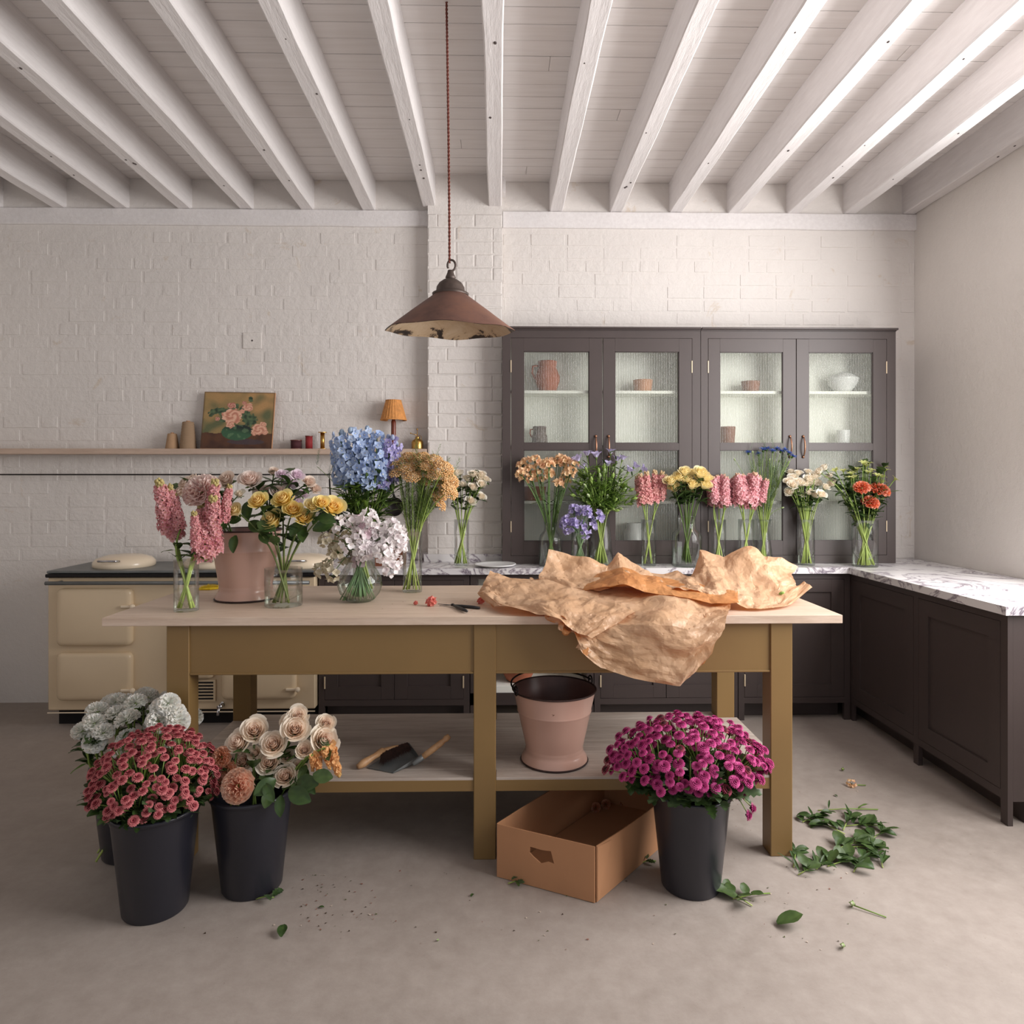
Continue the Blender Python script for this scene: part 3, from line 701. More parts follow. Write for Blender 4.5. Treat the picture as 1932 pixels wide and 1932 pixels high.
# domed hob lids
for u in (575, 405, 235):
    c = PX(u, 1050, 4.2); c.z = .900
    mb = MB(); mb.lathe([(.165, .0), (.17, .008), (.168, .03), (.15, .05), (.10, .066), (.04, .072), (0, .073)], 40, c); l = mb.build('hob_lid', 'cream_lid', rc, True)
    MB().tube([(c.x - .05, c.y - .15, .945), (c.x - .05, c.y - .19, .95), (c.x + .05, c.y - .19, .95), (c.x + .05, c.y - .15, .945)], .006, 8).build('lid_handle', 'chrome', l, True)

# ------------------------------------------------------------ wall shelf and things on it
zsh = PX(500, 846.5, 4.31).z
ws = MB().box(XL + .01, PX0 - .002, 4.315, WY - .005, zsh - .034, zsh, .0015).build('wall_shelf', 'wall_shelf_oak')
tag(ws, 'pale wooden wall shelf running up to the brick pier', 'shelf')
def ontop(u, Y=4.39): return Vector((XU(u, Y), Y, zsh + .0006))
def cone(name, u, w0_, w1_, h, mat, lab, cat, Y=4.39):
    c = ontop(u, Y); k = Y / F; t = thing(name, c, lab, cat)
    prof = [(0, 0), (w0_ / 2 * k, 0)]
    H = h * k; nn = 18
    for i in range(nn + 1):
        q = i / nn; r = (w0_ + (w1_ - w0_) * q) / 2 * k; prof.append((r + (.0008 if i % 2 else -.0005), .003 + (H - .006) * q))
    prof += [(w1_ / 2 * k * .8, H), (0, H)]
    MB().lathe(prof, 28, c).build('yarn', mat, t, True)
    MB().lathe([(w1_ * .18 * k, 0), (w1_ * .18 * k, H + .006), (w1_ * .12 * k, H + .006), (w1_ * .12 * k, H)], 14, c).build('core', 'cardboard', t)
    return t
cone('twine_cone', 325, 24, 16, 29, 'jute', 'small cone of pale twine near the end of the wall shelf', 'twine')
cone('twine_cone', 355, 30, 20, 51, 'jute_dark', 'tall cone of grey-brown twine next to the oil painting', 'twine')
def spool(u, wpx, hpx, mat, lab, flange=1.12, Y=4.39, fm='lamp_wood'):
    c = ontop(u, Y); k = Y / F; r = wpx / 2 * k; H = hpx * k; t = thing('thread_spool', c, lab, 'spool')
    MB().lathe([(0, .003), (r, .003), (r, H - .004), (0, H - .004)], 20, c).build('thread', mat, t, True)
    for nm, z0 in (('flange', 0), ('flange', H - .004)): MB().lathe([(0, z0), (r * flange, z0), (r * flange, z0 + .004), (0, z0 + .004)], 20, c).build(nm, fm, t)
spool(559, 20, 17, 'thread_plum', 'low dark plum spool of thread on the shelf', 1.08)
spool(583, 13, 25, 'thread_red', 'red spool of thread between the plum spool and the brass bobbin', 1.12)
spool(608.5, 8, 32, 'brass', 'slim brass bobbin on the shelf beside the blue flowers', 2.0, fm='brass')
# oil painting leaning on the wall
def paint(x, y_):   # x,y in 0..1, y up
    rr = random.Random(int(x * 997) * 1009 + int(y_ * 991)); nz = lambda f, o=0: noise.noise(Vector((x * f, y_ * f, o)))
    c = mixc(S(150, 128, 84), S(176, 138, 92), max(0, min(1, x * .6 + y_ * .5 + nz(4) * .6)))
    c = mixc(c, S(96, 100, 70), max(0, min(1, .5 + nz(6, 3) * 1.1 + (.5 - y_) * .9)))
    if y_ < .27 + .02 * nz(8, 5): c = mixc(S(92, 60, 42), S(66, 42, 34), max(0, min(1, .5 + nz(9, 7) + (.1 - y_) * 3)))
    def ell(cx, cy, rx_, ry_, rot=0):
        dx, dy = x - cx, y_ - cy; ca, sa = math.cos(rot), math.sin(rot); return math.hypot((dx * ca + dy * sa) / rx_, (-dx * sa + dy * ca) / ry_)
    if ell(.63, .12, .26, .05) < 1: c = mixc(c, S(70, 62, 70), .7)
    for cx, cy, a, b_, ro in ((.2, .66, .13, .05, .3), (.3, .60, .1, .06, -.5), (.62, .56, .07, .15, .2), (.68, .5, .09, .1, 0), (.56, .7, .05, .06, 0), (.66, .88, .035, .05, .3), (.42, .72, .1, .05, .6), (.13, .6, .06, .03, .9), (.3, .5, .05, .04, 0)):
        if ell(cx, cy, a, b_, ro) < 1 + nz(30, 2) * .4: c = mixc(S(46, 62, 48), S(92, 112, 80), max(0, .5 + nz(24, 1)))
    e = ell(.5, .29, .22, .145)
    if e < 1 and y_ < .42: c = mixc(S(58, 92, 66), S(34, 46, 42), max(0, min(1, (y_ - .28) * 9 + (x - .45) * 2))); c = mixc(c, S(120, 150, 110), .35 if nz(14, 4) > .25 else 0)
    for cx, cy, rr_, tone in ((.415, .57, .145, 0), (.40, .42, .06, 0), (.63, .73, .07, 0), (.55, .66, .04, 0), (.4, .76, .06, 1), (.58, .81, .035, 1), (.21, .52, .035, 1), (.81, .34, .10, 0), (.86, .43, .05, 0), (.74, .27, .04, 0), (.9, .29, .04, 0)):
        d = ell(cx, cy, rr_, rr_ * .95)
        if d < 1 + nz(26, cx) * .35:
            a = math.atan2(y_ - cy, x - cx); sw = math.sin(d * 9 + a * 2.5 + nz(12, 8) * 3)
            c = mixc(S(214, 158, 132) if not tone else S(170, 104, 92), S(232, 190, 166) if sw > 0 else S(176, 104, 88), abs(sw) * .7)
    return jit(c, .05)
k = 4.36 / F; w_, h_ = 133.5 * k, 109.5 * k
pc = Vector((XU(445.5, 4.36), 4.355, zsh))
tilt = Matrix.Translation(pc + Vector((0, 0, .0008))) @ Matrix.Rotation(-math.radians(9), 4, 'X') @ Matrix.Rotation(math.radians(.8), 4, 'Y')
pt = thing('oil_painting', pc, 'unframed oil painting of pink roses in a green bowl', 'painting')
mb = MB(); mb.box(-w_ / 2, w_ / 2, 0, .012, 0, h_, .002); mb.xf(tilt); mb.build('board', 'cardboard', pt)
nx, nz_ = 124, 102; mb = MB(); rows = []; cols = []
for j in range(nz_ + 1):
    r_ = []; cc = []
    for i in range(nx + 1):
        x_, y_ = i / nx, j / nz_; r_.append((-w_ / 2 + w_ * (.004 + .992 * x_), -.0012 - .0005 * R.random(), h_ * (.004 + .992 * y_)))
        e = min(x_, 1 - x_, y_, 1 - y_); cc.append(mixc(S(70, 50, 34), paint(x_, y_), min(1, e * 40 + .15)))
    rows.append(r_); cols.append(cc)
mb.grid(rows, cols); mb.xf(tilt); mb.build('canvas', 'painted', pt, True)
# little lamp with wicker shade
Y = 4.385; c = ontop(742.5, Y); k = Y / F
lt = thing('table_lamp', c, 'small table lamp with a pleated wicker shade on the shelf', 'lamp')
zT, zB = PX(742, 755, Y).z, PX(742, 793, Y).z
mb = MB(); mb.lathe([(0, 0), (.035, 0), (.037, .006), (.03, .012), (.014, .02), (.013, .06), (.0155, .075), (.015, zB - c.z - .01), (.008, zB - c.z + .01), (0, zB - c.z + .01)], 24, c); mb.build('stem', 'lamp_wood', lt, True)
mb = MB(); mb.lathe([(24.5 * k, zB), (14.5 * k, zT - .004), (14.8 * k, zT), (13.5 * k, zT), (23.5 * k, zB + .001)], 72, (c.x, c.y, 0), wob=lambda q, i: .018 * math.sin(q * 24)); mb.build('lamp_shade', 'wicker', lt)
mb = MB(); mb.lathe([(24.8 * k, zB - .001), (25.3 * k, zB + .003), (24.6 * k, zB + .006)], 48, (c.x, c.y, 0)); mb.build('shade_rim', 'wicker', lt, True)
# brass mister
Y = 4.385; c = ontop(787.5, Y); k = Y / F
bm_ = thing('plant_mister', c, 'small brass plant mister beside the wicker lamp', 'mister')
mb = MB(); r = 11 * k; mb.lathe([(0, 0), (r, 0), (r * 1.02, .004), (r, .045), (r * .85, .056), (r * .45, .064), (r * .34, .07), (r * .4, .073), (r * .36, .08), (0, .082)], 26, c); mb.build('bottle', 'brass', bm_, True)
mb = MB(); mb.tube([c + Vector((0, 0, .08)), c + Vector((-.001, 0, .125))], .0022, 6); mb.ball(c + Vector((-.001, 0, .127)), .006, 8, 5); mb.tube([c + Vector((0, 0, .088)), c + Vector((-.02, -.004, .094)), c + Vector((-.04, -.006, .1))], .0026, 6); mb.ball(c + Vector((-.042, -.006, .101)), .005, 6, 4)
mb.build('pump', 'brass', bm_, True)
mb = MB(); mb.tube([c + Vector((.014, 0, .07 + .018 * math.sin(a))) + Vector((.012 * math.cos(a), 0, 0)) for a in [i * .7 - 1.6 for i in range(10)]], .0016, 5); mb.build('trigger', 'brass', bm_, True)
# black rail with hanging pans
zr = PX(600, 895.5, 4.40).z
rl = thing('utensil_rail', (-1.8, 4.41, zr), 'thin black iron rail fixed to the wall under the shelf', 'rail')
mb = MB(); xr1 = XU(722, 4.40); mb.tube([(XL + .3, 4.40, zr), (xr1, 4.40, zr)], .0045, 8); mb.build('bar', 'black_iron', rl, True)
for u in (340, 722, 392): 
    x = XU(u, 4.40) - .004; MB().tube([(x, 4.40, zr), (x, 4.45, zr)], .004, 6).build('bracket', 'black_iron', rl)
def pan(u, vc, rpx, vtop, lab, Y=4.40):
    c = PX(u, vc, Y - .02); top = PX(u - 4, vtop, Y); r = rpx * Y / F
    t = thing('frying_pan', c, lab, 'pan', 'black pans hanging from the rail')
    mb = MB(); mb.lathe([(0, 0), (r * .86, 0), (r, .035), (r * .96, .035), (r * .82, .005), (0, .005)], 32); mb.xf(Matrix.Translation(c + Vector((0, .02, 0))) @ Matrix.Rotation(PI / 2, 4, 'X')); mb.build('body', 'pan_iron', t, True)
    mb = MB(); mb.tube([c + Vector((0, 0, r * .95)), (c + top) / 2 + Vector((.001, -.008, 0)), Vector((top.x, Y - .006, zr - .03))], [.009, .006, .005], 8)
    hc = Vector((top.x, Y - .004, zr)); mb.tube([hc + Vector((.0, 0, -.034)), hc + Vector((0, -.006, -.012)), hc + Vector((0, -.006, .006)), hc + Vector((0, .004, .007))], .0025, 6); mb.build('handle', 'pan_iron', t, True)
pan(626, 984, 27, 905, 'black frying pan hanging behind the yellow roses'); pan(744, 956, 18, 905, 'small black skillet hanging beside the blue delphiniums')
# box and plate on the worktop
c = PX(737, 1058, 4.18)
bx = thing('wooden_box', (c.x, 4.18, ZT), 'reddish brown wooden box on the marble behind the white flowers', 'box')
mb = MB(); mb.box(c.x - .085, c.x + .085, 4.11, 4.25, ZT + .0006, ZT + .012)
for a in (((c.x - .085, c.x + .085), (4.11, 4.118)), ((c.x - .085, c.x + .085), (4.242, 4.25)), ((c.x - .085, c.x - .077), (4.118, 4.242)), ((c.x + .077, c.x + .085), (4.118, 4.242))): mb.box(*a[0], *a[1], ZT + .012, ZT + .075)
mb.build('body', 'walnut_box', bx)
MB().box(c.x - .09, c.x + .09, 4.105, 4.255, ZT + .075, ZT + .085, .002).build('lid', 'walnut_box', bx)
c = PX(934, 1065, 4.09); 
pl = MB().lathe([(0, .003), (.08, .003), (.115, .011), (.125, .017), (.123, .020), (.11, .015), (.07, .008), (0, .008)], 48, (c.x, 4.09, ZT - .002)).build('plate', 'white_ceramic', None, True)
tag(pl, 'wide white plate lying on the marble worktop by the pier', 'plate')

# ------------------------------------------------------------ kraft paper
def sheet(name, G, label, seed, n=1500, amp=1.0, group=None, extra_disp=None, back=False):
    rs = np.random.RandomState(seed); rows, cls = len(G), len(G[0])
    C = np.array([[tuple(PX(*p)) for p in r] for r in G])           # control points in the room
    def cat(P, t):      # Catmull-Rom along axis 0
        m = len(P) - 1; i = np.clip(np.floor(t).astype(int), 0, m - 1); f = (t - i)[:, None, None]
        g = lambda k: P[np.clip(k, 0, m)]
        p0, p1, p2, p3 = g(i - 1), g(i), g(i + 1), g(i + 2)
        p0 = np.where((i == 0)[:, None, None], 2 * p1 - p2, p0); p3 = np.where((i == m - 1)[:, None, None], 2 * p2 - p1, p3)
        return .5 * (2 * p1 + (p2 - p0) * f + (2 * p0 - 5 * p1 + 4 * p2 - p3) * f ** 2 + (3 * p1 - p0 - 3 * p2 + p3) * f ** 3)
    def ev(s, t):
        A = cat(C, t * (rows - 1))                                   # n x cols x 3
        B = np.transpose(A, (1, 0, 2)); out = np.empty((len(s), 3)); m = cls - 1; ss = s * m
        i = np.clip(np.floor(ss).astype(int), 0, m - 1); f = (ss - i)[:, None]; ar = np.arange(len(s))
        g = lambda k: B[np.clip(k, 0, m), ar]
        p0, p1, p2, p3 = g(i - 1), g(i), g(i + 1), g(i + 2)
        p0 = np.where((i == 0)[:, None], 2 * p1 - p2, p0); p3 = np.where((i == m - 1)[:, None], 2 * p2 - p1, p3)
        return .5 * (2 * p1 + (p2 - p0) * f + (2 * p0 - 5 * p1 + 4 * p2 - p3) * f ** 2 + (3 * p1 - p0 - 3 * p2 + p3) * f ** 3)
    ev0 = ev
    def ev(s, t, k=.72):
        si = s * (cls - 1); ti = t * (rows - 1); i = np.clip(si.astype(int), 0, cls - 2); j = np.clip(ti.astype(int), 0, rows - 2); f = (si - i)[:, None]; g = (ti - j)[:, None]
        bl = (C[j, i] * (1 - f) + C[j, i + 1] * f) * (1 - g) + (C[j + 1, i] * (1 - f) + C[j + 1, i + 1] * f) * g
        return k * bl + (1 - k) * ev0(s, t)
    W = np.linalg.norm(np.diff(C, axis=1), axis=2).sum(1).mean(); H = np.linalg.norm(np.diff(C, axis=0), axis=2).sum(0).mean()
    nu = int(math.sqrt(n * W / H)); nv = int(n / nu); P = []
    for j in range(nv + 1):
        for i in range(nu + 1):
            a, b = i / nu, j / nv; e = i in (0, nu); e2 = j in (0, nv)
            P.append((a + (0 if e else rs.uniform(-.42, .42) / nu), b + (0 if e2 else rs.uniform(-.42, .42) / nv)))
    P = np.array(P); s, t = P[:, 0], P[:, 1]
    tri = geometry.delaunay_2d_cdt([Vector((a * W, b * H)) for a, b in P], [], [], 0, 1e-7)[2]
    X = ev(s, t); e = 1e-3
    du = ev(np.clip(s + e, 0, 1), t) - ev(np.clip(s - e, 0, 1), t); dv = ev(s, np.clip(t + e, 0, 1)) - ev(s, np.clip(t - e, 0, 1))
    nn = np.cross(ev0(np.clip(s + e, 0, 1), t) - ev0(np.clip(s - e, 0, 1), t), ev0(s, np.clip(t + e, 0, 1)) - ev0(s, np.clip(t - e, 0, 1))); nn /= np.linalg.norm(nn, axis=1)[:, None] + 1e-12
    if nn[:, 2].mean() - nn[:, 1].mean() < 0: nn = -nn
    fl = np.cross(du, dv); flipf = (fl[:, 2].mean() - fl[:, 1].mean() < 0)
    q = np.stack([s * W, t * H], 1)
    def F1(sc_, k):
        c = rs.rand(int(W * H / sc_ ** 2 * 1.2) + 6, 2) * [W, H]; ax = rs.rand(len(c)) * 6.3
        d = q[:, None] - c[None]; dist = np.linalg.norm(d, axis=2); j = dist.argmin(1)
        st = np.sort(dist, axis=1); h = (st[:, 1] - st[:, 0])
        dd = d[np.arange(len(q)), j]; an = np.abs(dd[:, 0] * np.cos(ax[j]) + dd[:, 1] * np.sin(ax[j]))
        return (np.minimum(h, sc_ * .6) * .6 - an * .7) * k
    disp = np.zeros(len(q))
    for lam, kk in ((.24, .22), (.15, .30), (.10, .34), (.07, .36), (.048, .34), (.034, .30), (.024, .22)):
        for _ in range(2):
            an = rs.rand() * 6.28; dx, dy = math.cos(an), math.sin(an); ph, p2, p3 = rs.rand(3) * 6.28
            xx = (q[:, 0] * dx + q[:, 1] * dy) / lam; yy = (-q[:, 0] * dy + q[:, 1] * dx) / lam
            xx = xx + .45 * np.abs(((yy * .37 + p2) % 2) - 1) + .3 * np.abs(((yy * .83 + p3) % 2) - 1) + ph
            msk = np.clip(.35 + 1.3 * np.sin(q[:, 0] / lam * .9 + p2) * np.sin(q[:, 1] / lam * .8 + p3), 0, 1)
            disp += lam * kk * .42 * np.abs((xx % 2) - 1) * msk
    disp = (disp - disp.mean()) * amp * 1.0 + F1(.07, .09) + F1(.03, .05); disp -= np.quantile(disp, .25)
    if extra_disp: disp = extra_disp(X, disp)
    X = X + nn * disp[:, None]
    # keep clear of the tabletop and of its front edge
    ins = (X[:, 1] > TY0 - .022) & (X[:, 1] < TY1) & (X[:, 2] < ZTAB + .010) & (X[:, 2] > ZTAB - .2)
    pz = ZTAB + .010 - X[:, 2]; py = X[:, 1] - (TY0 - .022)
    X[ins & (pz <= py), 2] = ZTAB + .010 + rs.rand((ins & (pz <= py)).sum()) * .0015; X[ins & (pz > py), 1] = TY0 - .022 - rs.rand((ins & (pz > py)).sum()) * .003
    mb = MB(); flipf = flipf != back
    mb.add([tuple(x) for x in X], [tuple(f)[::-1] if flipf else tuple(f) for f in tri]); o = mb.build(name, 'kraft_paper')
    tag(o, label, 'paper', group); return o
A = [[(1000, 1095, 2.90), (1020, 1095, 2.90), (1050, 1094, 2.94), (1130, 1093, 3.0), (1240, 1101, 2.98), (1310, 1108, 2.94), (1380, 1124, 2.84)],
     [(992, 1124, 2.74), (1015, 1124, 2.73), (1050, 1126, 2.71), (1125, 1136, 2.68), (1240, 1145, 2.63), (1312, 1150, 2.60), (1378, 1150, 2.57)],
     [(1004, 1150, 2.60), (1030, 1156, 2.57), (1062, 1162, 2.55), (1115, 1170, 2.51), (1225, 1186, 2.46), (1305, 1188, 2.46), (1370, 1170, 2.48)],
     [(1040, 1172, 2.51), (1058, 1182, 2.50), (1085, 1196, 2.49), (1130, 1214, 2.475), (1212, 1232, 2.45), (1298, 1232, 2.44), (1347, 1205, 2.46)],
     [(1066, 1188, 2.49), (1092, 1202, 2.48), (1106, 1234, 2.48), (1134, 1260, 2.47), (1196, 1280, 2.45), (1283, 1295, 2.43), (1310, 1256, 2.45)]]
A1 = [[(925, 1077, 2.88), (968, 1089, 2.87), (1040, 1096, 2.90), (1120, 1103, 2.88), (1200, 1115, 2.84), (1240, 1124, 2.80)],
      [(912, 1102, 2.81), (955, 1114, 2.75), (1030, 1120, 2.71), (1100, 1126, 2.68), (1168, 1132, 2.65), (1236, 1136, 2.64)],
      [(905, 1123, 2.78), (940, 1140, 2.67), (1008, 1147, 2.58), (1075, 1154, 2.53), (1130, 1160, 2.51), (1180, 1166, 2.50)],
      [(922, 1138, 2.71), (958, 1154, 2.58), (1024, 1165, 2.50), (1064, 1180, 2.47), (1092, 1194, 2.455), (1116, 1205, 2.45)]]
B = [[(1034, 1040, 3.00), (1070, 1046, 3.00), (1112, 1062, 2.99), (1150, 1080, 2.98), (1166, 1043, 3.02), (1200, 1068, 3.0), (1232, 1086, 2.98)],
     [(1028, 1070, 2.95), (1066, 1076, 2.94), (1108, 1084, 2.92), (1146, 1090, 2.92), (1170, 1068, 2.93), (1200, 1082, 2.92), (1235, 1095, 2.92)],
     [(1017, 1092, 2.89), (1060, 1098, 2.86), (1106, 1097, 2.83), (1146, 1088, 2.84), (1182, 1080, 2.84), (1216, 1090, 2.83), (1246, 1099, 2.82)],
     [(1035, 1108, 2.88), (1078, 1113, 2.80), (1120, 1113, 2.76), (1158, 1108, 2.74), (1195, 1108, 2.73), (1230, 1117, 2.72), (1262, 1124, 2.70)]]
D = [[(1225, 1086, 3.04), (1275, 1078, 3.05), (1300, 1080, 3.06), (1320, 1036, 3.08), (1364, 1057, 3.07), (1412, 1042, 3.07), (1440, 1066, 3.05), (1503, 1078, 3.04)],
     [(1226, 1093, 2.95), (1275, 1086, 2.95), (1305, 1084, 2.96), (1332, 1068, 2.97), (1370, 1078, 2.96), (1412, 1070, 2.96), (1447, 1084, 2.96), (1490, 1093, 2.95)],
     [(1232, 1098, 2.84), (1280, 1097, 2.84), (1315, 1102, 2.84), (1345, 1098, 2.84), (1382, 1106, 2.84), (1422, 1108, 2.85), (1464, 1113, 2.86), (1502, 1110, 2.88)],
     [(1243, 1105, 2.78), (1285, 1109, 2.76), (1320, 1114, 2.74), (1352, 1118, 2.72), (1388, 1128, 2.71), (1428, 1135, 2.71), (1472, 1132, 2.74), (1517, 1097, 2.88)],
     [(1256, 1121, 2.72), (1292, 1125, 2.70), (1326, 1129, 2.69), (1356, 1133, 2.67), (1390, 1143, 2.64), (1430, 1150, 2.62), (1476, 1146, 2.66), (1532, 1110, 2.83)]]
sheet('wrapping_paper', A, 'crumpled brown wrapping paper hanging over the front table edge', 5, 6500, 1.0, None)
sheet('wrapping_paper', A1, 'crumpled flap of brown paper lying over the tabletop beside the snips', 31, 3000, .75)
sheet('wrapping_paper', B, 'crumpled brown paper standing in two peaks at the back of the heap', 8, 2600, .8)
sheet('wrapping_paper', D, 'crumpled brown paper at the table end, a curled corner sticking up', 12, 4600, .95)

E_ = [[(1035, 1104, 2.93), (1090, 1099, 2.92), (1135, 1084, 2.92), (1175, 1073, 2.92), (1215, 1086, 2.90), (1260, 1092, 2.86), (1310, 1101, 2.82), (1350, 1112, 2.78), (1392, 1118, 2.74)],
      [(1040, 1107, 2.90), (1092, 1106, 2.83), (1138, 1095, 2.79), (1178, 1087, 2.77), (1218, 1099, 2.75), (1262, 1106, 2.73), (1312, 1114, 2.69), (1352, 1122, 2.67), (1392, 1128, 2.65)],
      [(1045, 1113, 2.86), (1094, 1117, 2.77), (1140, 1112, 2.71), (1180, 1109, 2.69), (1220, 1118, 2.67), (1264, 1124, 2.65), (1314, 1130, 2.62), (1354, 1135, 2.60), (1394, 1138, 2.59)]]
sheet('wrapping_paper', E_, 'orange-brown underside of paper folded in a band across the heap', 21, 1200, .35, back=True)

# ------------------------------------------------------------ buckets, box, tools
def enamel_bucket(c, rr_, rf, H, label, bail=True):
    t = thing('enamel_bucket', c, label, 'bucket')
    mb = MB(); k = rr_
    mb.lathe([(rf, .004), (rf * .985, .016), (rf * .90, .034), (rf * .865, .044), (rf * .875, .048), (rf * .86, .056), (rf * .868, .062), *[(rf * .868 + (k * .985 - rf * .868) * q + d, .062 + (H - .068) * q) for q, d in ((.3, 0), (.60, 0), (.62, .0015), (.635, .0025), (.65, .0015), (.665, 0), (1, 0))]], 64, c)
    mb.build('body', 'pink_enamel', t, True)
    mb = MB(); mb.lathe([(k * .975, H - .004), (rf * .85, .062), (rf * .8, .04), (0, .038)], 64, c); mb.build('inside', 'enamel_inside', t, True, label='dull brown inside of the bucket')
    for nm, r, z in (('rim', k, H - .003), ('foot_rim', rf, .0045)):
        pts = [c + Vector((r * math.cos(a), r * math.sin(a), z)) for a in [2 * PI * i / 64 for i in range(65)]]
        MB().tube(pts, .0036, 6, False).build(nm, 'rim_rust', t, True)
    if bail:
        a0 = math.radians(205); e1 = c + Vector((k * math.cos(a0), k * math.sin(a0), H)); e2 = c + Vector((-k * math.cos(a0), -k * math.sin(a0), H))
        for e, s_ in ((e1, -1), (e2, 1)):
            mb = MB(); dirv = (e - c - Vector((0, 0, H))).normalized(); 
            mb.tube([e + dirv * .004 + Vector((0, 0, .018 * math.sin(a) + .008)) + Vector((-dirv.y, dirv.x, 0)) * .014 * math.cos(a) for a in [i * .7 for i in range(10)]], .003, 6); mb.build('ear', 'black_iron', t, True)
        m_ = (e1 + e2) / 2; side = Vector((e2.y - e1.y, e1.x - e2.x, 0)).normalized()
        pts = [m_ + (e1 - m_) * math.cos(q) * 1.03 - side * (k * 1.06) * math.sin(q) + Vector((0, 0, .012 * math.sin(q) + .01)) for q in [PI * i / 24 for i in range(25)]]
        MB().tube([p if (p - m_).length > 0 else p for p in pts], .0036, 7).build('handle', 'black_iron', t, True)
    return t
c1_ = Vector(((1046 - 940) * 2.74 / F, 2.745, .304)); enamel_bucket(c1_, .166, .132, .288, 'empty pale pink enamel bucket with wire handle on the lower shelf')
c2_ = Vector(((467 - 940) * 2.95 / F, 2.955, ZTAB + .0005)); enamel_bucket(c2_, .146, .124, .296, 'pink enamel bucket full of pale roses on the tabletop', False)
BK = [(Vector((-.862, 2.432, 0)), 'black plastic flower bucket holding the cream roses'), (Vector((.675, 2.405, 0)), 'black plastic bucket of magenta chrysanthemums in front of the cardboard box'),
      (Vector((-1.138, 2.312, 0)), 'black plastic bucket of dusky red chrysanthemums nearest the viewer'), (Vector((-1.40, 2.66, 0)), 'black plastic bucket of white flowers behind the red chrysanthemums')]
def black_bucket(c, label):
    t = thing('flower_bucket', c, label, 'bucket'); H = .338
    mb = MB(); mb.lathe([(0, .006), (.088, .004), (.097, .0), (.101, .006), (.132, H - .035), (.134, H - .03), (.137, H - .006), (.141, H - .001), (.141, H + .001), (.136, H + .001), (.133, H - .012), (.098, .012), (0, .012)], 64, c)
    o = mb.build('body', 'black_plastic', t, True); sharp(o, .6)
    MB().lathe([(.137, H - .012), (.1425, H - .010), (.1435, H - .002), (.1425, H + .003), (.136, H + .003)], 64, c).build('rim', 'black_plastic', t, True)
    MB().disc(c + Vector((0, 0, H * .62)), .118, 40).build('water', 'water', t)
    return t
for c, l in BK: black_bucket(c, l)
# cardboard box
ct = thing('cardboard_box', (.3, 2.6, 0), 'open brown cardboard flower box with a torn handle hole on the floor', 'box')
O = Vector((.325, 2.305, 0)); ux = Vector((-.327, .160, 0)).normalized(); uy = Vector((.282, .33, 0)).normalized(); BW_, BL, BH = .364, .72, .19
def wallp(name, a, b, z0, z1, thick=.004, bend=0, hole=False, label=None):
    mb = MB(); n = 14; nrm = Vector(((b - a).y, -(b - a).x, 0)).normalized(); rows = []
    for side in (0, 1):
        for zz in (0, 1):
            r = []
            for i in range(n + 1):
                q = i / n; p = a.lerp(b, q) + nrm * (bend * math.sin(PI * q) * (.3 + .7 * zz) + side * thick); 
                z = (z0, z1)[zz] + (-.006 * math.sin(PI * q * 1.0) * (1 if zz else 0) if bend else 0)
                r.append(Vector((p.x, p.y, z)))
            rows.append(r)
    order = [rows[0], rows[1], rows[3], rows[2], rows[0]]
    mb.grid(order); mb.fix = True
    mb.add([rows[0][0], rows[1][0], rows[3][0], rows[2][0], rows[0][n], rows[1][n], rows[3][n], rows[2][n]], [(0, 1, 2, 3), (7, 6, 5, 4)])
    return mb.build(name, 'cardboard', ct, label=label)
P0, P1, P2, P3 = O, O + ux * BW_, O + ux * BW_ + uy * BL, O + uy * BL
wallp('side_panel', P0 + uy * .005, P3, .002, BH, .004, .012); wallp('side_panel', P2, P1, .002, BH, .004, .016)
wallp('end_panel', P3, P2, .002, BH)
# front panel with hole
mb = MB(); hx0, hx1, hz0, hz1 = .145, .235, .095, .140
def fp(s_, z, d): p = P0 + ux * s_ - uy * d; return (p.x, p.y, z)
hole = [(hx0 + .012, hz1), (hx0 + .045, hz1 - .004), (hx1, hz1 - .002), (hx1 + .003, hz0 + .022), (hx1 - .012, hz0 + .010), (hx0 + .05, hz0 - .006), (hx0 + .022, hz0 + .006), (hx0, hz0 + .004)]
outr = [(0, BH), (BW_ * .5, BH), (BW_, BH), (BW_, BH * .5), (BW_, .002), (BW_ * .5, .002), (0, .002), (0, BH * .5)]
for d in (0, .004):
    vs = [fp(a, z, d) for a, z in outr] + [fp(a, z, d) for a, z in hole]
    mb.add(vs, [(i, (i + 1) % 8, 8 + (i + 1) % 8, 8 + i) for i in range(8)])
o_ = 0; mb.add([fp(a, z, 0) for a, z in outr] + [fp(a, z, .004) for a, z in outr], [(i, (i + 1) % 8, 8 + (i + 1) % 8, 8 + i) for i in range(8)])
mb.add([fp(a, z, 0) for a, z in hole] + [fp(a, z, .004) for a, z in hole], [(i, (i + 1) % 8, 8 + (i + 1) % 8, 8 + i) for i in range(8)])
mb.fix = True; mb.build('end_panel', 'cardboard', ct)
mb = MB(); q = [P0, P1, P2, P3]; mb.add([(p.x, p.y, z) for z in (.001, .006) for p in q], [(0, 1, 2, 3), (4, 5, 6, 7)]); mb.build('base', 'cardboard', ct)
mb = MB(); a = P0 + uy * .006 + Vector((.0045, -.003, 0)); f1 = P0 + uy * .08 + Vector((.007, -.004, 0))
mb.add([(a.x, a.y, .004), (a.x, a.y, BH - .002), (f1.x + .005, f1.y, BH - .01), (a.x + .01, a.y + .01, .02)], [(0, 1, 2, 3)]); mb.build('flap', 'cardboard', ct)

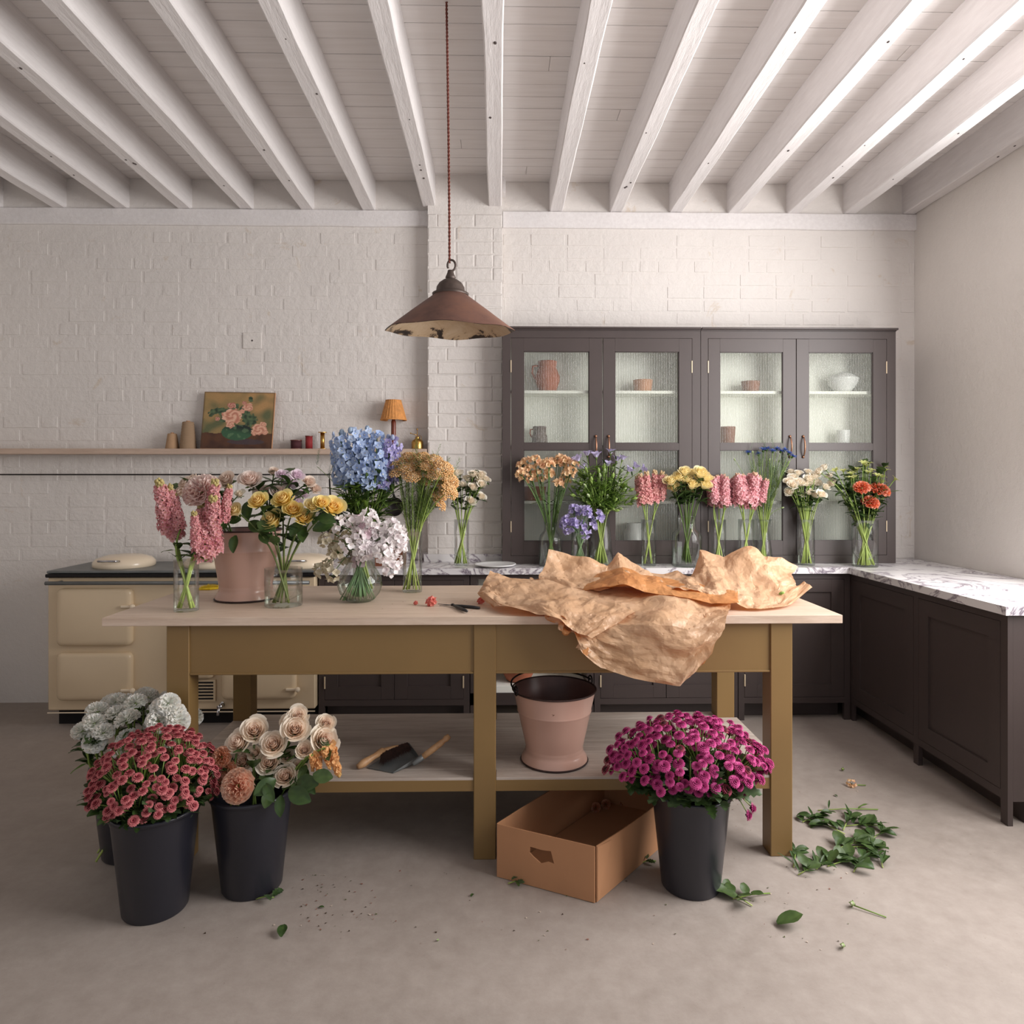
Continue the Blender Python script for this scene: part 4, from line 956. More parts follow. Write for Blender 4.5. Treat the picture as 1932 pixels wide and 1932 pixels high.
# brush and dustpan on the shelf
def onshelf(u, v, dz=0): return PZ(u, v, .304 + dz)
br = thing('hand_brush', onshelf(700, 1440), 'wooden hand brush with dark bristles leaning on the dustpan', 'brush')
a = onshelf(675, 1447, .012); b = onshelf(706, 1427, .03); c = onshelf(722, 1418, .035); d = onshelf(768, 1402, .055); 
mb = MB(); mb.tube([a, a.lerp(b, .35), b, c], [.010, .016, .011, .017], 12); mb.build('handle', 'beech', br, True)
mb = MB(); mb.tube([c, c.lerp(d, .25), c.lerp(d, .5), c.lerp(d, .66)], [.012, .011, .008, .004], 10); mb.v = [v for v in mb.v]; mb.build('back', 'beech', br, True)
mb = MB(); ax = (d - c)
for i in range(900):
    q = R.random(); p = c + ax * q + Vector((R.uniform(-.004, .004), R.uniform(-.012, .004), R.uniform(-.006, .004)))
    e = onshelf(716 + 62 * q + R.uniform(-4, 4), 1446 - 30 * q + R.uniform(-3, 3), .014 + .022 * q + R.uniform(-.006, .008)); e = p.lerp(e, R.uniform(.75, 1.05)); s_ = Vector((.0016, 0, .0006)); mb.add([p - s_, p + s_, e], [(0, 1, 2)])
mb.build('bristles', 'bristle', br, kind='stuff')
dp = thing('dustpan', onshelf(760, 1440), 'grey metal dustpan with a turned wooden handle on the lower shelf', 'dustpan')
q = [onshelf(692, 1449, .002), onshelf(742, 1459, .002), onshelf(790, 1437, .012), onshelf(772, 1412, .014), onshelf(738, 1420, .006)]
mb = MB(); mb.add(q + [p + Vector((0, 0, .002)) for p in q], [(0, 1, 2, 3, 4), (9, 8, 7, 6, 5)] + [(i, (i + 1) % 5, 5 + (i + 1) % 5, 5 + i) for i in range(5)])
for i, j in ((1, 2), (2, 3), (3, 4)):
    p, r = q[i], q[j]; mb.add([p, r, r + Vector((0, 0, .022)), p + Vector((0, 0, .022 if i > 1 else .004))], [(0, 1, 2, 3)])
mb.build('pan', 'steel_dull', dp)
h0 = onshelf(779, 1442, .02); h1 = onshelf(790, 1434, .03); h2 = PX(832, 1402, h1.y + .01); h3 = PX(848, 1388, h1.y + .02)
MB().tube([h0, h1, h1.lerp(h2, .2)], [.008, .011, .0115], 12).build('ferrule', 'steel_dull', dp, True)
mb = MB(); mb.tube([h1.lerp(h2, .18), h1.lerp(h2, .6), h2, h2.lerp(h3, .35), h2.lerp(h3, .6), h3], [.011, .0125, .012, .009, .0125, .010], 14); mb.build('handle', 'beech', dp, True)
# snips on the tabletop
def ontab(u, v, dz=0): return PZ(u, v, ZTAB + dz)
sn = thing('garden_snips', ontab(865, 1142), 'open black garden snips lying on the tabletop', 'scissors')
pv = ontab(854, 1142, .006)
for tip, end, nm in (((826, 1140), (905, 1147), 0), ((829, 1143), (881, 1153), 1)):
    mb = MB(); t0 = ontab(*tip, .004); e0 = ontab(*end, .006 + .003 * nm); m1 = pv.lerp(e0, .35)
    mb.tube([pv + Vector((0, 0, .002 * nm)), m1, e0.lerp(m1, .4), e0], [.004, .0065, .007, .005], 8); mb.build('handle', 'snip_black', sn, True)
    mb = MB(); pr = Vector((0, .004, 0)); mb.add([t0, pv - pr, pv + pr, t0 + Vector((0, 0, .002)), pv - pr + Vector((0, 0, .002)), pv + pr + Vector((0, 0, .002))], [(0, 1, 2), (3, 5, 4), (0, 3, 4, 1), (0, 2, 5, 3), (1, 4, 5, 2)]); mb.build('blade', 'snip_black', sn)
mb = MB(); mb.lathe([(0, -.002), (.007, -.002), (.007, .005), (.003, .007), (0, .007)], 12, pv); mb.build('pivot', 'black_iron', sn)
# yellow fringed strip at the back edge of the table
yc = ontab(396, 1110, .001); yf = thing('yellow_fringe', yc, 'bright yellow fringed strip lying near the back table edge', 'trimming')
mb = MB(); mb.tube([ontab(374, 1112, .004), ontab(396, 1111, .006), ontab(420, 1109, .004)], [.004, .006, .003], 8); mb.build('band', 'yellow_fringe', yf)
mb = MB()
for i in range(150):
    q = R.random(); p = ontab(374 + 44 * q, 1112 - 3 * q, .003); h = .018 * math.sin(PI * (.12 + .85 * q)) + .006; e = p + Vector((R.uniform(-.004, .006), R.uniform(.0, .02), h * R.uniform(.7, 1))); s_ = Vector((.0018, 0, 0)); mb.add([p - s_, p + s_, e], [(0, 1, 2)])
mb.build('fringe', 'yellow_fringe', yf, kind='stuff')

# ------------------------------------------------------------ flower parts (unit size, facing +Z)
G_DK, G_MD, G_LT, G_YL = S(52, 74, 38), S(84, 112, 54), S(128, 152, 78), S(164, 178, 84)
def petal(mb, th, base_r, base_z, length, width, lift, curl, ci, co_, nl=3, nw=2, cup=.2, wave=0):
    """one petal growing outwards at angle th; lift = rise angle, curl = change of it along the petal"""
    rows = []; cols = []; x, z = base_r, base_z; a = lift; ca, sa = math.cos(th), math.sin(th)
    for i in range(nl + 1):
        q = i / nl; wd = width * math.sin(PI * (.12 + .80 * q ** .8)) ; row = []; cc = []
        for j in range(nw + 1):
            s_ = (j / nw - .5) * 2; px = x - cup * width * 0; y_ = s_ * wd / 2
            zz = z + cup * wd * s_ * s_ + (wave * math.sin(s_ * 7 + th * 3) * q if wave else 0)
            row.append((px * ca - y_ * sa, px * sa + y_ * ca, zz)); cc.append(jit(mixc(ci, co_, q), .05))
        rows.append(row); cols.append(cc)
        x += math.cos(a) * length / nl; z += math.sin(a) * length / nl; a += curl / nl
    mb.grid(rows, cols)
def rose(ci, co_, n=20, open_=1.0, seed=0, tip=None):
    R.seed(seed); mb = MB(); tip = tip or co_
    for i in range(n):
        t = i / (n - 1); r = (.06 + .62 * t ** .9); th = i * 2.4 + R.uniform(-.2, .2); span = (2.6 - 1.35 * t); H = .62 - .30 * t * open_; out = .42 * t ** 2 * open_
        rows = []; cols = []
        for b in range(5):
            q = b / 4; row = []; cc = []
            for a in range(6):
                s_ = a / 5 * 2 - 1; an = th + s_ * span / 2; rr = r * (.45 + .55 * math.sin(q * PI * .5)) + out * q ** 3 - .05 * abs(s_) ** 3
                z = -.45 + (H + .45) * q - .16 * abs(s_) ** 2.5 * q - out * .35 * q ** 4 + R.uniform(-.012, .012)
                row.append((rr * math.cos(an), rr * math.sin(an), z)); c = mixc(ci, co_, t); cc.append(jit(mixc(c, tip, q ** 3 * .7), .04))
            rows.append(row); cols.append(cc)
        mb.grid(rows, cols)
    for k in range(5): mb.vc = G_MD; petal(mb, k * 1.257, .1, -.5, .5, .22, -.3 + R.uniform(-.2, .5), .8, G_MD, G_LT)
    mb.tube([(0, 0, -.75), (0, 0, -.45)], [.07, .2], 6, cols=[G_MD, G_MD]); return mb
def mum(ci, co_, seed=0, rings=5, flat=.62, cr=.5):
    R.seed(seed); mb = MB(); mb.vc = tuple(x * .6 for x in ci); mb.ball((0, 0, 0), .62, 10, 6, (1, 1, flat)); mb.usec = True
    for k in range(rings):
        al = .25 + k * (1.35 / (rings - 1)); n = int(6 + 15 * math.sin(al))
        for i in range(n):
            th = 2 * PI * (i + .5 * (k % 2)) / n + R.uniform(-.08, .08); q = k / (rings - 1)
            c = mixc(ci, co_, q ** .8); r = .56 + .1 * q
            petal(mb, th, r * math.sin(al), r * math.cos(al) * flat + .03,   .28 + .08 * q, .31, 1.25 - al * 1.02, -.5, jit(c, .1), jit(mixc(c, co_, .7), .08), 2, 1, 0)
    mb.tube([(0, 0, -.5), (0, 0, -.15)], [.06, .38], 6, cols=[G_DK, G_MD]); return mb
def carnation(ci, co_, seed=0, n=46):
    R.seed(seed); mb = MB()
    for i in range(n):
        t = i / n; th = i * 2.4; al = .15 + 1.45 * t ** .7
        rows = []; cols = []
        for b in range(4):
            q = b / 3; row = []; cc = []; rr = (.15 + .80 * q)
            for a in range(6):
                s_ = a / 5 * 2 - 1; an = th + s_ * (.42 * q + .08); aa = al + .10 * math.sin(a * 2.6 + i) * q
                row.append((rr * math.sin(aa) * math.cos(an), rr * math.sin(aa) * math.sin(an), rr * math.cos(aa) * .75 - .1 + (.05 if a % 2 else -.05) * q)); c = mixc(ci, co_, q); cc.append(jit(c if q < .9 or R.random() < .6 else mixc(c, S(255, 235, 215), .5), .1))
            rows.append(row); cols.append(cc)
        mb.grid(rows, cols)
    mb.tube([(0, 0, -.8), (0, 0, -.2)], [.12, .25], 8, cols=[G_MD, G_LT]); return mb
def floret(mb, p, d, r, ci, co_, n=5, ctr=None, wid=.9, lift=.35, wave=0):
    s2 = MB(); rl = R.uniform(0, 6)
    for k in range(n): petal(s2, rl + k * 2 * PI / n + R.uniform(-.15, .15), .04, 0, .95, wid, lift + R.uniform(-.2, .25), -.5, ci, co_, 2, 2, .15, wave)
    if ctr: s2.vc = ctr; s2.usec = True; s2.ball((0, 0, .1), .17, 6, 4)
    m4 = orient(p, d, r); s2.xf(m4); mb.add(s2.v, s2.f, s2.c)
def spike(ci, co_, L, rad, n, seed, fr, np_=4, ctr=None, top=None, budc=None, taper=.6, wid=.9, wave=0, budtop=.12):
    """flower spike of length L along +Z starting at z=0"""
    R.seed(seed); mb = MB()
    mb.tube([(0, 0, -.02 * L), (0, 0, L)], [.006 * 1, .002], 6, cols=[G_LT, G_LT])
    for i in range(n):
        q = (i + R.random()) / n
        if q > 1 - budtop:
            c = budc or G_LT; z = L * q; r = rad * .35; th = i * 2.4; p = (r * math.cos(th), r * math.sin(th), z)
            mb.vc = jit(c, .15); mb.ball(p, fr * .42, 6, 4, (1, 1, 1.3)); continue
        z = L * q; r = rad * (1 - taper * q ** 1.5) * R.uniform(.55, 1); th = i * 2.4
        p = Vector((r * math.cos(th), r * math.sin(th), z)); d = Vector((math.cos(th), math.sin(th), .25 + R.uniform(-.3, .4)))
        t = R.random(); floret(mb, p, d, fr * R.uniform(.8, 1.15) * (1 - .3 * q), mixc(ci, co_, t * .5), mixc(ci, co_, .5 + t * .5), np_, ctr, wid, .35, wave)
    mb.usec = True; return mb
def leafm(L=1, W=.4, c1=G_DK, c2=G_MD, curl=.5, fold=.25, n=6, seed=0, lobed=False):
    R.seed(seed); mb = MB(); rows = []; cols = []; x = z = 0; a = .25
    for i in range(n + 1):
        q = i / n; wd = W * math.sin(PI * min(1, q * .94 + .04)) ** .8 + .01
        if lobed and i % 2: wd *= .55
        rows.append([(x, s_ * wd / 2, z + fold * wd * abs(s_) * .6 + .02 * math.sin(q * 9 + s_) * 1) for s_ in (-1, -.5, 0, .5, 1)])
        cols.append([jit(mixc(c1, c2, (.8 if s_ == 0 else .3) * R.random()), .08) for s_ in (-1, -.5, 0, .5, 1)])
        x += math.cos(a) * L / n; z += math.sin(a) * L / n; a -= curl / n
    mb.grid(rows, cols); mb.usec = True; return mb
def T(name, mb, mat='petal', smooth=True): return mb.mesh(name, mat, smooth, None, True)
LEAF = [T('leaf', leafm(1, .62, seed=1), 'leaf'), T('leaf', leafm(1, .5, G_DK, G_MD, .9, .3, seed=2), 'leaf'), T('leaf', leafm(1, .66, S(62, 84, 44), S(104, 128, 70), .2, .15, seed=3), 'leaf')]
LANCE = [T('leaf', leafm(1, .2, G_MD, G_LT, .6, .3, seed=4), 'leaf'), T('leaf', leafm(1, .16, G_DK, G_MD, .2, .3, seed=5), 'leaf')]
LANCEB = [T('leaf', leafm(1, .24, S(112, 146, 58), S(160, 188, 92), .5, .3, seed=14), 'leaf'), T('leaf', leafm(1, .2, G_MD, S(140, 170, 80), .3, .3, seed=15), 'leaf')]
LOBE = [T('leaf', leafm(1, .7, S(66, 86, 56), S(96, 118, 78), .5, .2, 9, 6, True), 'leaf'), T('leaf', leafm(1, .6, G_DK, G_MD, .8, .2, 9, 7, True), 'leaf')]
def feather(seed, L=1.0, c1=G_MD, c2=G_LT, n=30):
    R.seed(seed); mb = MB(); mb.vc = c1; mb.usec = True
    for i in range(n):
        q = .08 + .9 * i / n; th = i * 2.4; p = Vector((0, 0, q * L)); ln = .22 * (1 - q * .5) * L
        d = Vector((math.cos(th), math.sin(th), .9)).normalized(); e = p + d * ln; s_ = Vector((-d.y, d.x, 0)) * .012
        c = jit(mixc(c1, c2, R.random()), .1); mb.add([p - s_, p + s_, e], [(0, 1, 2)], [c] * 3)
        for k in range(3):
            m_ = p.lerp(e, .35 + .2 * k); dd = (d + Vector((R.uniform(-.8, .8), R.uniform(-.8, .8), R.uniform(-.2, .6)))).normalized() * ln * .4; mb.add([m_ - s_ * .8, m_ + s_ * .8, m_ + dd], [(0, 1, 2)], [c] * 3)
    return mb
FEATH = [T('feathery_leaf', feather(k), 'leaf') for k in range(3)]
FEATHG = [T('feathery_leaf', feather(k + 9, c1=S(96, 120, 96), c2=S(138, 158, 128)), 'leaf') for k in range(2)]
def many(f, n, name='flower_head'): return [T(name, f(k)) for k in range(n)]
ROSE_Y = many(lambda k: rose(S(255, 192, 56), S(255, 234, 140), 21, .72, k, S(255, 244, 190)), 3)
ROSE_YP = many(lambda k: rose(S(254, 226, 140), S(255, 242, 196), 19, .7, 10 + k), 2)
ROSE_C = many(lambda k: rose(S(246, 202, 176), S(253, 238, 216), 27, .8, 20 + k, S(254, 248, 236)), 4)
ROSE_P = many(lambda k: rose(S(250, 214, 196), S(254, 240, 232), 22, .8, 30 + k, S(252, 240, 232)), 3)
ROSE_M = many(lambda k: rose(S(222, 190, 210), S(244, 230, 238), 18, .9, 40 + k), 2)
ROSE_B = many(lambda k: rose(S(230, 200, 182), S(242, 226, 212), 20, .9, 45 + k), 2)
ROSE_S = many(lambda k: rose(S(252, 228, 196), S(254, 248, 232), 15, .9, 50 + k, S(255, 250, 240)), 3)
ROSE_W = many(lambda k: carnation(S(236, 240, 226), S(250, 250, 246), 55 + k, 30), 2)
CARN = [T('flower_head', carnation(S(226, 120, 92), S(240, 196, 168), 1, 54)), T('flower_head', carnation(S(196, 120, 84), S(222, 158, 122), 2, 46))]
MUM_M = many(lambda k: mum(S(152, 28, 96), S(222, 94, 162), k), 3); MUM_R = many(lambda k: mum(S(160, 52, 66), S(226, 138, 140), 5 + k, 4), 3)
MUM_B = [T('flower_head', mum(S(92, 60, 60), S(176, 70, 96), 9, 4))]
BIG_P = [T('flower_head', carnation(S(246, 196, 188), S(255, 232, 226), 5, 60))]

# ------------------------------------------------------------ vases and stems
def vase(name, c, prof, label, water=.45, cat='vase', wprof=None, grp=None):
    """prof: outer profile [(r,z)] from the foot up"""
    t = thing(name, c, label, cat, grp); th = .0022
    inner = [(max(r - th, .001), max(z, .007)) for r, z in prof[::-1] if z > .004] + [(0, .007)]
    full = [(0, .0008)] + [(prof[0][0] * .94, .0008)] + list(prof) + inner
    MB().lathe(full, 48, c).build('glass_body', 'clear_glass', t, True)
    hmax = prof[-1][1]; zw = hmax * water; wp = [(0, .0075)]
    def rad(z):
        for (r0, z0), (r1, z1) in zip(prof, prof[1:]):
            if z0 <= z <= z1 and z1 > z0: return r0 + (r1 - r0) * (z - z0) / (z1 - z0)
        return prof[-1][0]
    for i in range(9): z = .0075 + (zw - .0075) * i / 8; wp.append((rad(z) - th - .0006, z))
    wp.append((0, zw)); MB().lathe(wp, 40, c).build('water', 'water', t, True)
    return t, rad
def cyl(r, h): return [(r * .97, 0), (r, .004), (r, h * .3), (r, h * .7), (r, h)]
def stem_pts(a, b, c, n=9):
    out = []
    for i in range(n):
        t = i / (n - 1); out.append(a * (1 - t) ** 2 + b * 2 * t * (1 - t) + c * t * t)
    return out
SC1, SC2 = S(116, 144, 64), S(176, 192, 106)
def stem3(a, neck, h, n=11):
    # straight up to the neck, then bending out to the head
    k = int(n * .45); A = [a.lerp(neck, i / k) for i in range(k)]
    d = (neck - a).normalized(); L = (h - neck).length; ctrl = neck + d * L * .5
    return A + stem_pts(neck, ctrl, h, n - k)
def flower(name, label, cat, grp, a, neck, h, head, hs, rs=.0028, leaves=(), lset=None, col=(SC1, SC2), hdir=None, part='flower_head', roll=None, hl=None, tilt=.35, lrange=(.5, .9), lsize=(.05, .08)):
    t = thing(name, a, label, cat, grp); P = stem3(Vector(a), Vector(neck), Vector(h)); n = len(P)
    MB().tube(P, [rs * 1.2 * (1 - .35 * i / n) for i in range(n)], 6, cols=[mixc(col[1], col[0], i / (n - 1)) for i in range(n)]).build('stem', 'stem', t, True)
    d = (P[-1] - P[-2]).normalized()
    if hdir is not None: d = Vector(hdir).normalized()
    else: d = (d + Vector((0, -tilt, 0))).normalized()
    if head is not None: inst(part, head, orient(P[-1], d, hs, R.uniform(0, 6)), t)
    for k in range(leaves if isinstance(leaves, int) else 0):
        q = R.uniform(*lrange); p = P[min(n - 1, int(q * n))]; th = R.uniform(0, 6.28)
        m4 = Matrix.Translation(p) @ Matrix.Rotation(th, 4, 'Z') @ Matrix.Rotation(-R.uniform(-.3, .7), 4, 'Y') @ Matrix.Scale(R.uniform(*lsize), 4)
        inst('leaf', R.choice(lset), m4, t)
    return t, P
def bunch(name, label, cat, grp, c, zb, rneck, zneck, heads, meshes, hs, **kw):
    """heads = list of world points; c = vase centre"""
    out = []; rb = kw.pop('rb', rneck * 1.1); rs = kw.pop('rs', .0026); lj = kw.pop('hj', .12); base = kw.pop('zbase', .01)
    for i, h in enumerate(heads):
        th = math.atan2(h.y - c.y, h.x - c.x); k = min(1, math.hypot(h.x - c.x, h.y - c.y) / .12)
        kb = max(.75, k); a = Vector((c.x - math.cos(th) * rb * kb * R.uniform(.5, 1.05), c.y - math.sin(th) * rb * kb * R.uniform(.5, 1.05), zb + base))
        a.x += R.uniform(-.2, .2) * rb; a.y += R.uniform(-.2, .2) * rb
        kn = max(.4, k); nk = Vector((c.x + math.cos(th + R.uniform(-.4, .4)) * rneck * kn, c.y + math.sin(th + R.uniform(-.4, .4)) * rneck * kn, zneck))
        hh = hs[i] if isinstance(hs, list) else hs * R.uniform(1 - lj, 1 + lj)
        lab = label[i] if isinstance(label, list) else label
        out.append(flower(name, lab, cat, grp, a, nk, h, (meshes[i] if kw.get('exact') else R.choice(meshes)), hh, rs, **{k_: v for k_, v in kw.items() if k_ != 'exact'}))
    return out
def dome(c, rx, ry, rz, n, zmin=-.15, seed=1, jr=.1, front=None):
    R.seed(seed); out = []; i = 0
    for i in range(n):
        z = zmin + (1 - zmin) * (i + .5) / n; th = i * 2.39996 + R.uniform(-.2, .2); r = math.sqrt(max(0, 1 - z * z)); k = 1 + R.uniform(-jr, jr)
        out.append(Vector((c[0] + rx * r * math.cos(th) * k, c[1] + ry * r * math.sin(th) * k, c[2] + rz * z * k)))
    return out

# ------------------------------------------------------------ flower meshes of real size
def yarrow(seed):
    R.seed(seed); mb = MB(); mb.usec = True
    for i in range(95):
        r = math.sqrt((i + .5) / 95); th = i * 2.4; p = (r * math.cos(th), r * math.sin(th), .42 * (1 - r * r) + R.uniform(-.07, .07)); mb.vc = jit(mixc(S(230, 182, 120), S(252, 222, 172), R.random()), .08); mb.ball(p, .11, 6, 3, (1, 1, .8))
    mb.vc = G_MD
    for k in range(7): th = k * .9; mb.tube([(0, 0, -.7), (.55 * math.cos(th), .55 * math.sin(th), .1)], .025, 4)
    return mb
def cluster(n, ci, co_, fr, seed, np_=5, rad=.7, ctr=None, wave=0, lift=.6, wid=.9, flat=.6):
    R.seed(seed); mb = MB(); mb.usec = True
    for i in range(n):
        z = .05 + .95 * (i + .5) / n; th = i * 2.4; r = math.sqrt(1 - z * z); d = Vector((r * math.cos(th), r * math.sin(th), z * flat + .1)); t = R.random()
        floret(mb, d * rad, d + Vector((0, 0, .15)), fr * R.uniform(.85, 1.15), mixc(ci, co_, t * .5), mixc(ci, co_, .4 + .6 * t), np_, ctr, wid, lift, wave)
        mb.vc = G_MD; mb.tube([(0, 0, -.5), d * rad * .8], .03, 4)
    return mb
def bell(seed):
    R.seed(seed); mb = MB()
    for k in range(6): petal(mb, k * 1.047, .12, 0, 1.0, .62, 1.25, -1.3, S(232, 228, 244), S(198, 184, 234), 4, 2, .1)
    mb.tube([(0, 0, -.4), (0, 0, .05)], [.05, .16], 6, cols=[G_MD, G_LT]); return mb
def cornf(seed):
    R.seed(seed); mb = MB()
    for k in range(16): petal(mb, k * 2.4, .08, .1, .85 * R.uniform(.7, 1.1), .34, .9 - .05 * k, -.6, S(54, 74, 150), S(96, 128, 204), 2, 2, .1)
    mb.vc = G_MD; mb.usec = True; mb.ball((0, 0, -.05), .24, 8, 5, (1, 1, 1.3)); mb.vc = S(60, 44, 96); mb.ball((0, 0, .2), .16, 6, 4); return mb
def lily(seed, ci, co_):
    R.seed(seed); mb = MB()
    for k in range(6): petal(mb, k * 1.047 + R.uniform(-.1, .1), .05, 0, 1.0, .42, 1.1, -1.5, ci, co_, 4, 2, .15)
    mb.tube([(0, 0, -.4), (0, 0, .03)], [.05, .1], 6, cols=[G_MD, G_LT]); return mb
def budm(seed, c1=S(164, 192, 104), c2=S(206, 218, 160)):
    R.seed(seed); mb = MB(); mb.usec = True; mb.vc = c1; mb.ball((0, 0, 0), .35, 8, 6, (1, 1, 1.9)); mb.vc = c2; mb.ball((0, 0, .45), .2, 6, 4, (1, 1, 1.6))
    for k in range(4): petal(mb, k * 1.57, .12, -.55, .8, .2, 1.0, .3, G_MD, G_LT)
    return mb
YAR = many(yarrow, 3); CORAL = [T('flower_head', cluster(12, S(222, 92, 96), S(246, 168, 150), .5, 70, 5, .6, None, .2))]; FREE = many(lambda k: cluster(8, S(254, 234, 190), S(252, 204, 170), .55, k, 6, .62, None, .14, .9, .8), 3)
LILAC = many(lambda k: cluster(6, S(184, 168, 224), S(224, 216, 246), .62, 20 + k, 5, .55, None, .16, .9), 3)
SWP = many(lambda k: cluster(8, S(250, 240, 243), S(255, 253, 250), .55, 30 + k, 4, .7, None, .24, .7, 1.15), 4)
SWB = many(lambda k: cluster(8, S(212, 200, 170), S(240, 232, 212), .55, 40 + k, 4, .7, None, .24, .7, 1.15), 2)
SWPK = many(lambda k: cluster(8, S(236, 204, 216), S(250, 234, 238), .55, 50 + k, 4, .7, None, .24, .7, 1.15), 1)
BELL = many(bell, 2); CORN = many(cornf, 2); BUD = many(budm, 2); BUDW = [T('flower_head', budm(5, S(176, 196, 140), S(236, 236, 214)))]
LILYG = many(lambda k: lily(k, S(180, 190, 96), S(226, 226, 160)), 2); LILYP = many(lambda k: cluster(3, S(240, 200, 170), S(250, 226, 196), .8, 60 + k, 6, .4), 1)
ORNG = [T('flower_head', carnation(S(196, 70, 36), S(232, 122, 84), 71, 36))]
def spikes(f, n, name='flower_spike'): return [T(name, f(k)) for k in range(n)]
STK1 = spikes(lambda k: spike(S(208, 118, 132), S(242, 194, 192), .25, .038, 130, 80 + k, .017, 5, S(206, 170, 120), budc=S(206, 190, 130), taper=.5, wid=.9, wave=.25), 3)
STK2 = spikes(lambda k: spike(S(224, 138, 152), S(250, 212, 214), .18, .032, 96, 90 + k, .0175, 5, S(214, 170, 150), budc=S(232, 196, 170), taper=.4, wid=.9, wave=.25, budtop=.06), 3)
STK3 = spikes(lambda k: spike(S(218, 132, 144), S(246, 200, 190), .20, .032, 92, 95 + k, .0175, 5, S(214, 170, 140), budc=S(226, 200, 160), taper=.55, wid=.9, wave=.25), 2)
DEL = spikes(lambda k: spike(S(156, 180, 226), S(214, 228, 246), .26, .044, 30, 100 + k, .034, 5, S(240, 240, 230), budc=S(184, 204, 226), taper=.35, wid=1.05, wave=.22, budtop=.05), 3)
DELV = spikes(lambda k: spike(S(172, 162, 218), S(208, 202, 238), .24, .038, 30, 110 + k, .029, 5, S(236, 236, 228), budc=S(170, 180, 206), taper=.4, wid=1.0, wave=.22, budtop=.05), 1)
SNAP = spikes(lambda k: spike(S(236, 170, 104), S(248, 206, 150), .15, .020, 44, 120 + k, .019, 4, None, budc=S(236, 190, 120), taper=.5, wid=1.2), 2)
GRN = spikes(lambda k: spike(S(150, 170, 84), S(196, 206, 130), .14, .022, 26, 130 + k, .018, 5, None, budc=S(186, 196, 110)), 2)
def sp(label, cat, grp, c, zb, rn, zn, pairs, meshes, L, rs=.0032, **kw):
    """spike flowers: pairs of (base point, tip point)"""
    for i, (b, t_) in enumerate(pairs):
        th = math.atan2(b.y - c.y, b.x - c.x); a = Vector((c.x - math.cos(th) * rn * .8 + R.uniform(-.25, .25) * rn, c.y - math.sin(th) * rn * .6, zb + .01)); nk = Vector((c.x + math.cos(th) * rn * .8, c.y + math.sin(th) * rn * .6, zn))
        flower('stock_flower' if 'stock' in label else kw.get('nm', 'flower_stem'), label, cat, grp, a, nk, b, R.choice(meshes), (t_ - b).length / L, rs, kw.get('leaves', 0), kw.get('lset'), hdir=(t_ - b), part='flower_spike', lrange=kw.get('lrange', (.5, .9)), lsize=kw.get('lsize', (.05, .08)))
def sp_px(lst, Y, dy=.05): return [(PX(b[0], b[1], Y + R.uniform(-dy, dy)), PX(t_[0], t_[1], Y + R.uniform(-dy, dy))) for b, t_ in lst]
# green filler: separate leafy stems
def greens(name, label, grp, c, zb, rn, zn, tips, lset, nl, lsize, rs=.0018, lr=(.4, 1), cat='foliage', part='leaf', col=(SC1, SC2)):
    for h in tips:
        th = math.atan2(h.y - c.y, h.x - c.x); a = Vector((c.x - math.cos(th) * rn * .5, c.y - math.sin(th) * rn * .5, zb + .01)); nk = Vector((c.x + math.cos(th) * rn * .7, c.y + math.sin(th) * rn * .7, zn))
        flower(name, label, cat, grp, a, nk, h, None, 1, rs, nl, lset, col=col, lrange=lr, lsize=lsize)
def pxs(lst, Y, dy=.05): return [PX(u, v, Y + R.uniform(-dy, dy)) for u, v in lst]
def scat(u0, u1, v0, v1, n, Y, dy=.06, seed=0, ell=True):
    R.seed(seed); out = []
    while len(out) < n:
        a, b = R.uniform(-1, 1), R.uniform(-1, 1)
        if ell and a * a + b * b > 1: continue
        out.append(PX((u0 + u1) / 2 + a * (u1 - u0) / 2, (v0 + v1) / 2 + b * (v1 - v0) / 2, Y + R.uniform(-dy, dy) - .0 * b))
    return out

# ------------------------------------------------------------ table vases
ZK = ZTAB + .0006
c = Vector((XU(351.5, 2.69), 2.69, ZK)); vase('glass_vase', c, cyl(.0455, .195), 'straight clear glass vase of deep pink stocks on the table', .42)
R.seed(1)
sp('tall deep pink stock flower in the straight vase at the table end', 'flower', 'deep pink stocks on the table', c, ZK, .036, ZK + .19,
   sp_px([((388, 1056), (380, 950)), ((404, 1040), (402, 935)), ((396, 1000), (406, 905)), ((420, 985), (434, 915)), ((372, 1040), (366, 965)), ((332, 1015), (318, 915)), ((318, 1005), (300, 905)), ((340, 1000), (328, 930))], 2.69, .05), STK1, .25, .0042, leaves=3, lset=LEAF + LANCE, lrange=(.45, .7), lsize=(.05, .07))
c = Vector((XU(535, 2.79), 2.79, ZK)); vase('glass_jar', c, cyl(.0735, .150), 'wide straight glass jar of yellow roses on the table', .38)
YR = [(486, 937, 17, 'yellow rose facing left above the pale rose bucket'), (534, 934, 19, 'large yellow rose at the top of the yellow bunch'), (552, 953, 17, 'yellow rose tucked under the topmost yellow rose'), (513, 974, 20, 'lowest deep yellow rose, widest open of the bunch'),
      (571, 968, 17, 'orange-centred yellow rose low in the bunch, over the dark green leaf'), (588, 946, 15, 'pale lemon rose between the yellow roses'), (606, 940, 14, 'small yellow rose beside the outermost one'), (627, 948, 20, 'yellow rose furthest out towards the blue delphiniums'), (443, 955, 15, 'cream yellow rosebud beside the pink stocks')]
R.seed(3)
hd = [PX(u, v, 2.72 + .06 * R.random()) for u, v, r, l in YR]
ms = [ROSE_Y[0], ROSE_Y[1], ROSE_Y[2], ROSE_Y[0], ROSE_Y[1], ROSE_YP[0], ROSE_Y[2], ROSE_Y[1], ROSE_YP[1]]
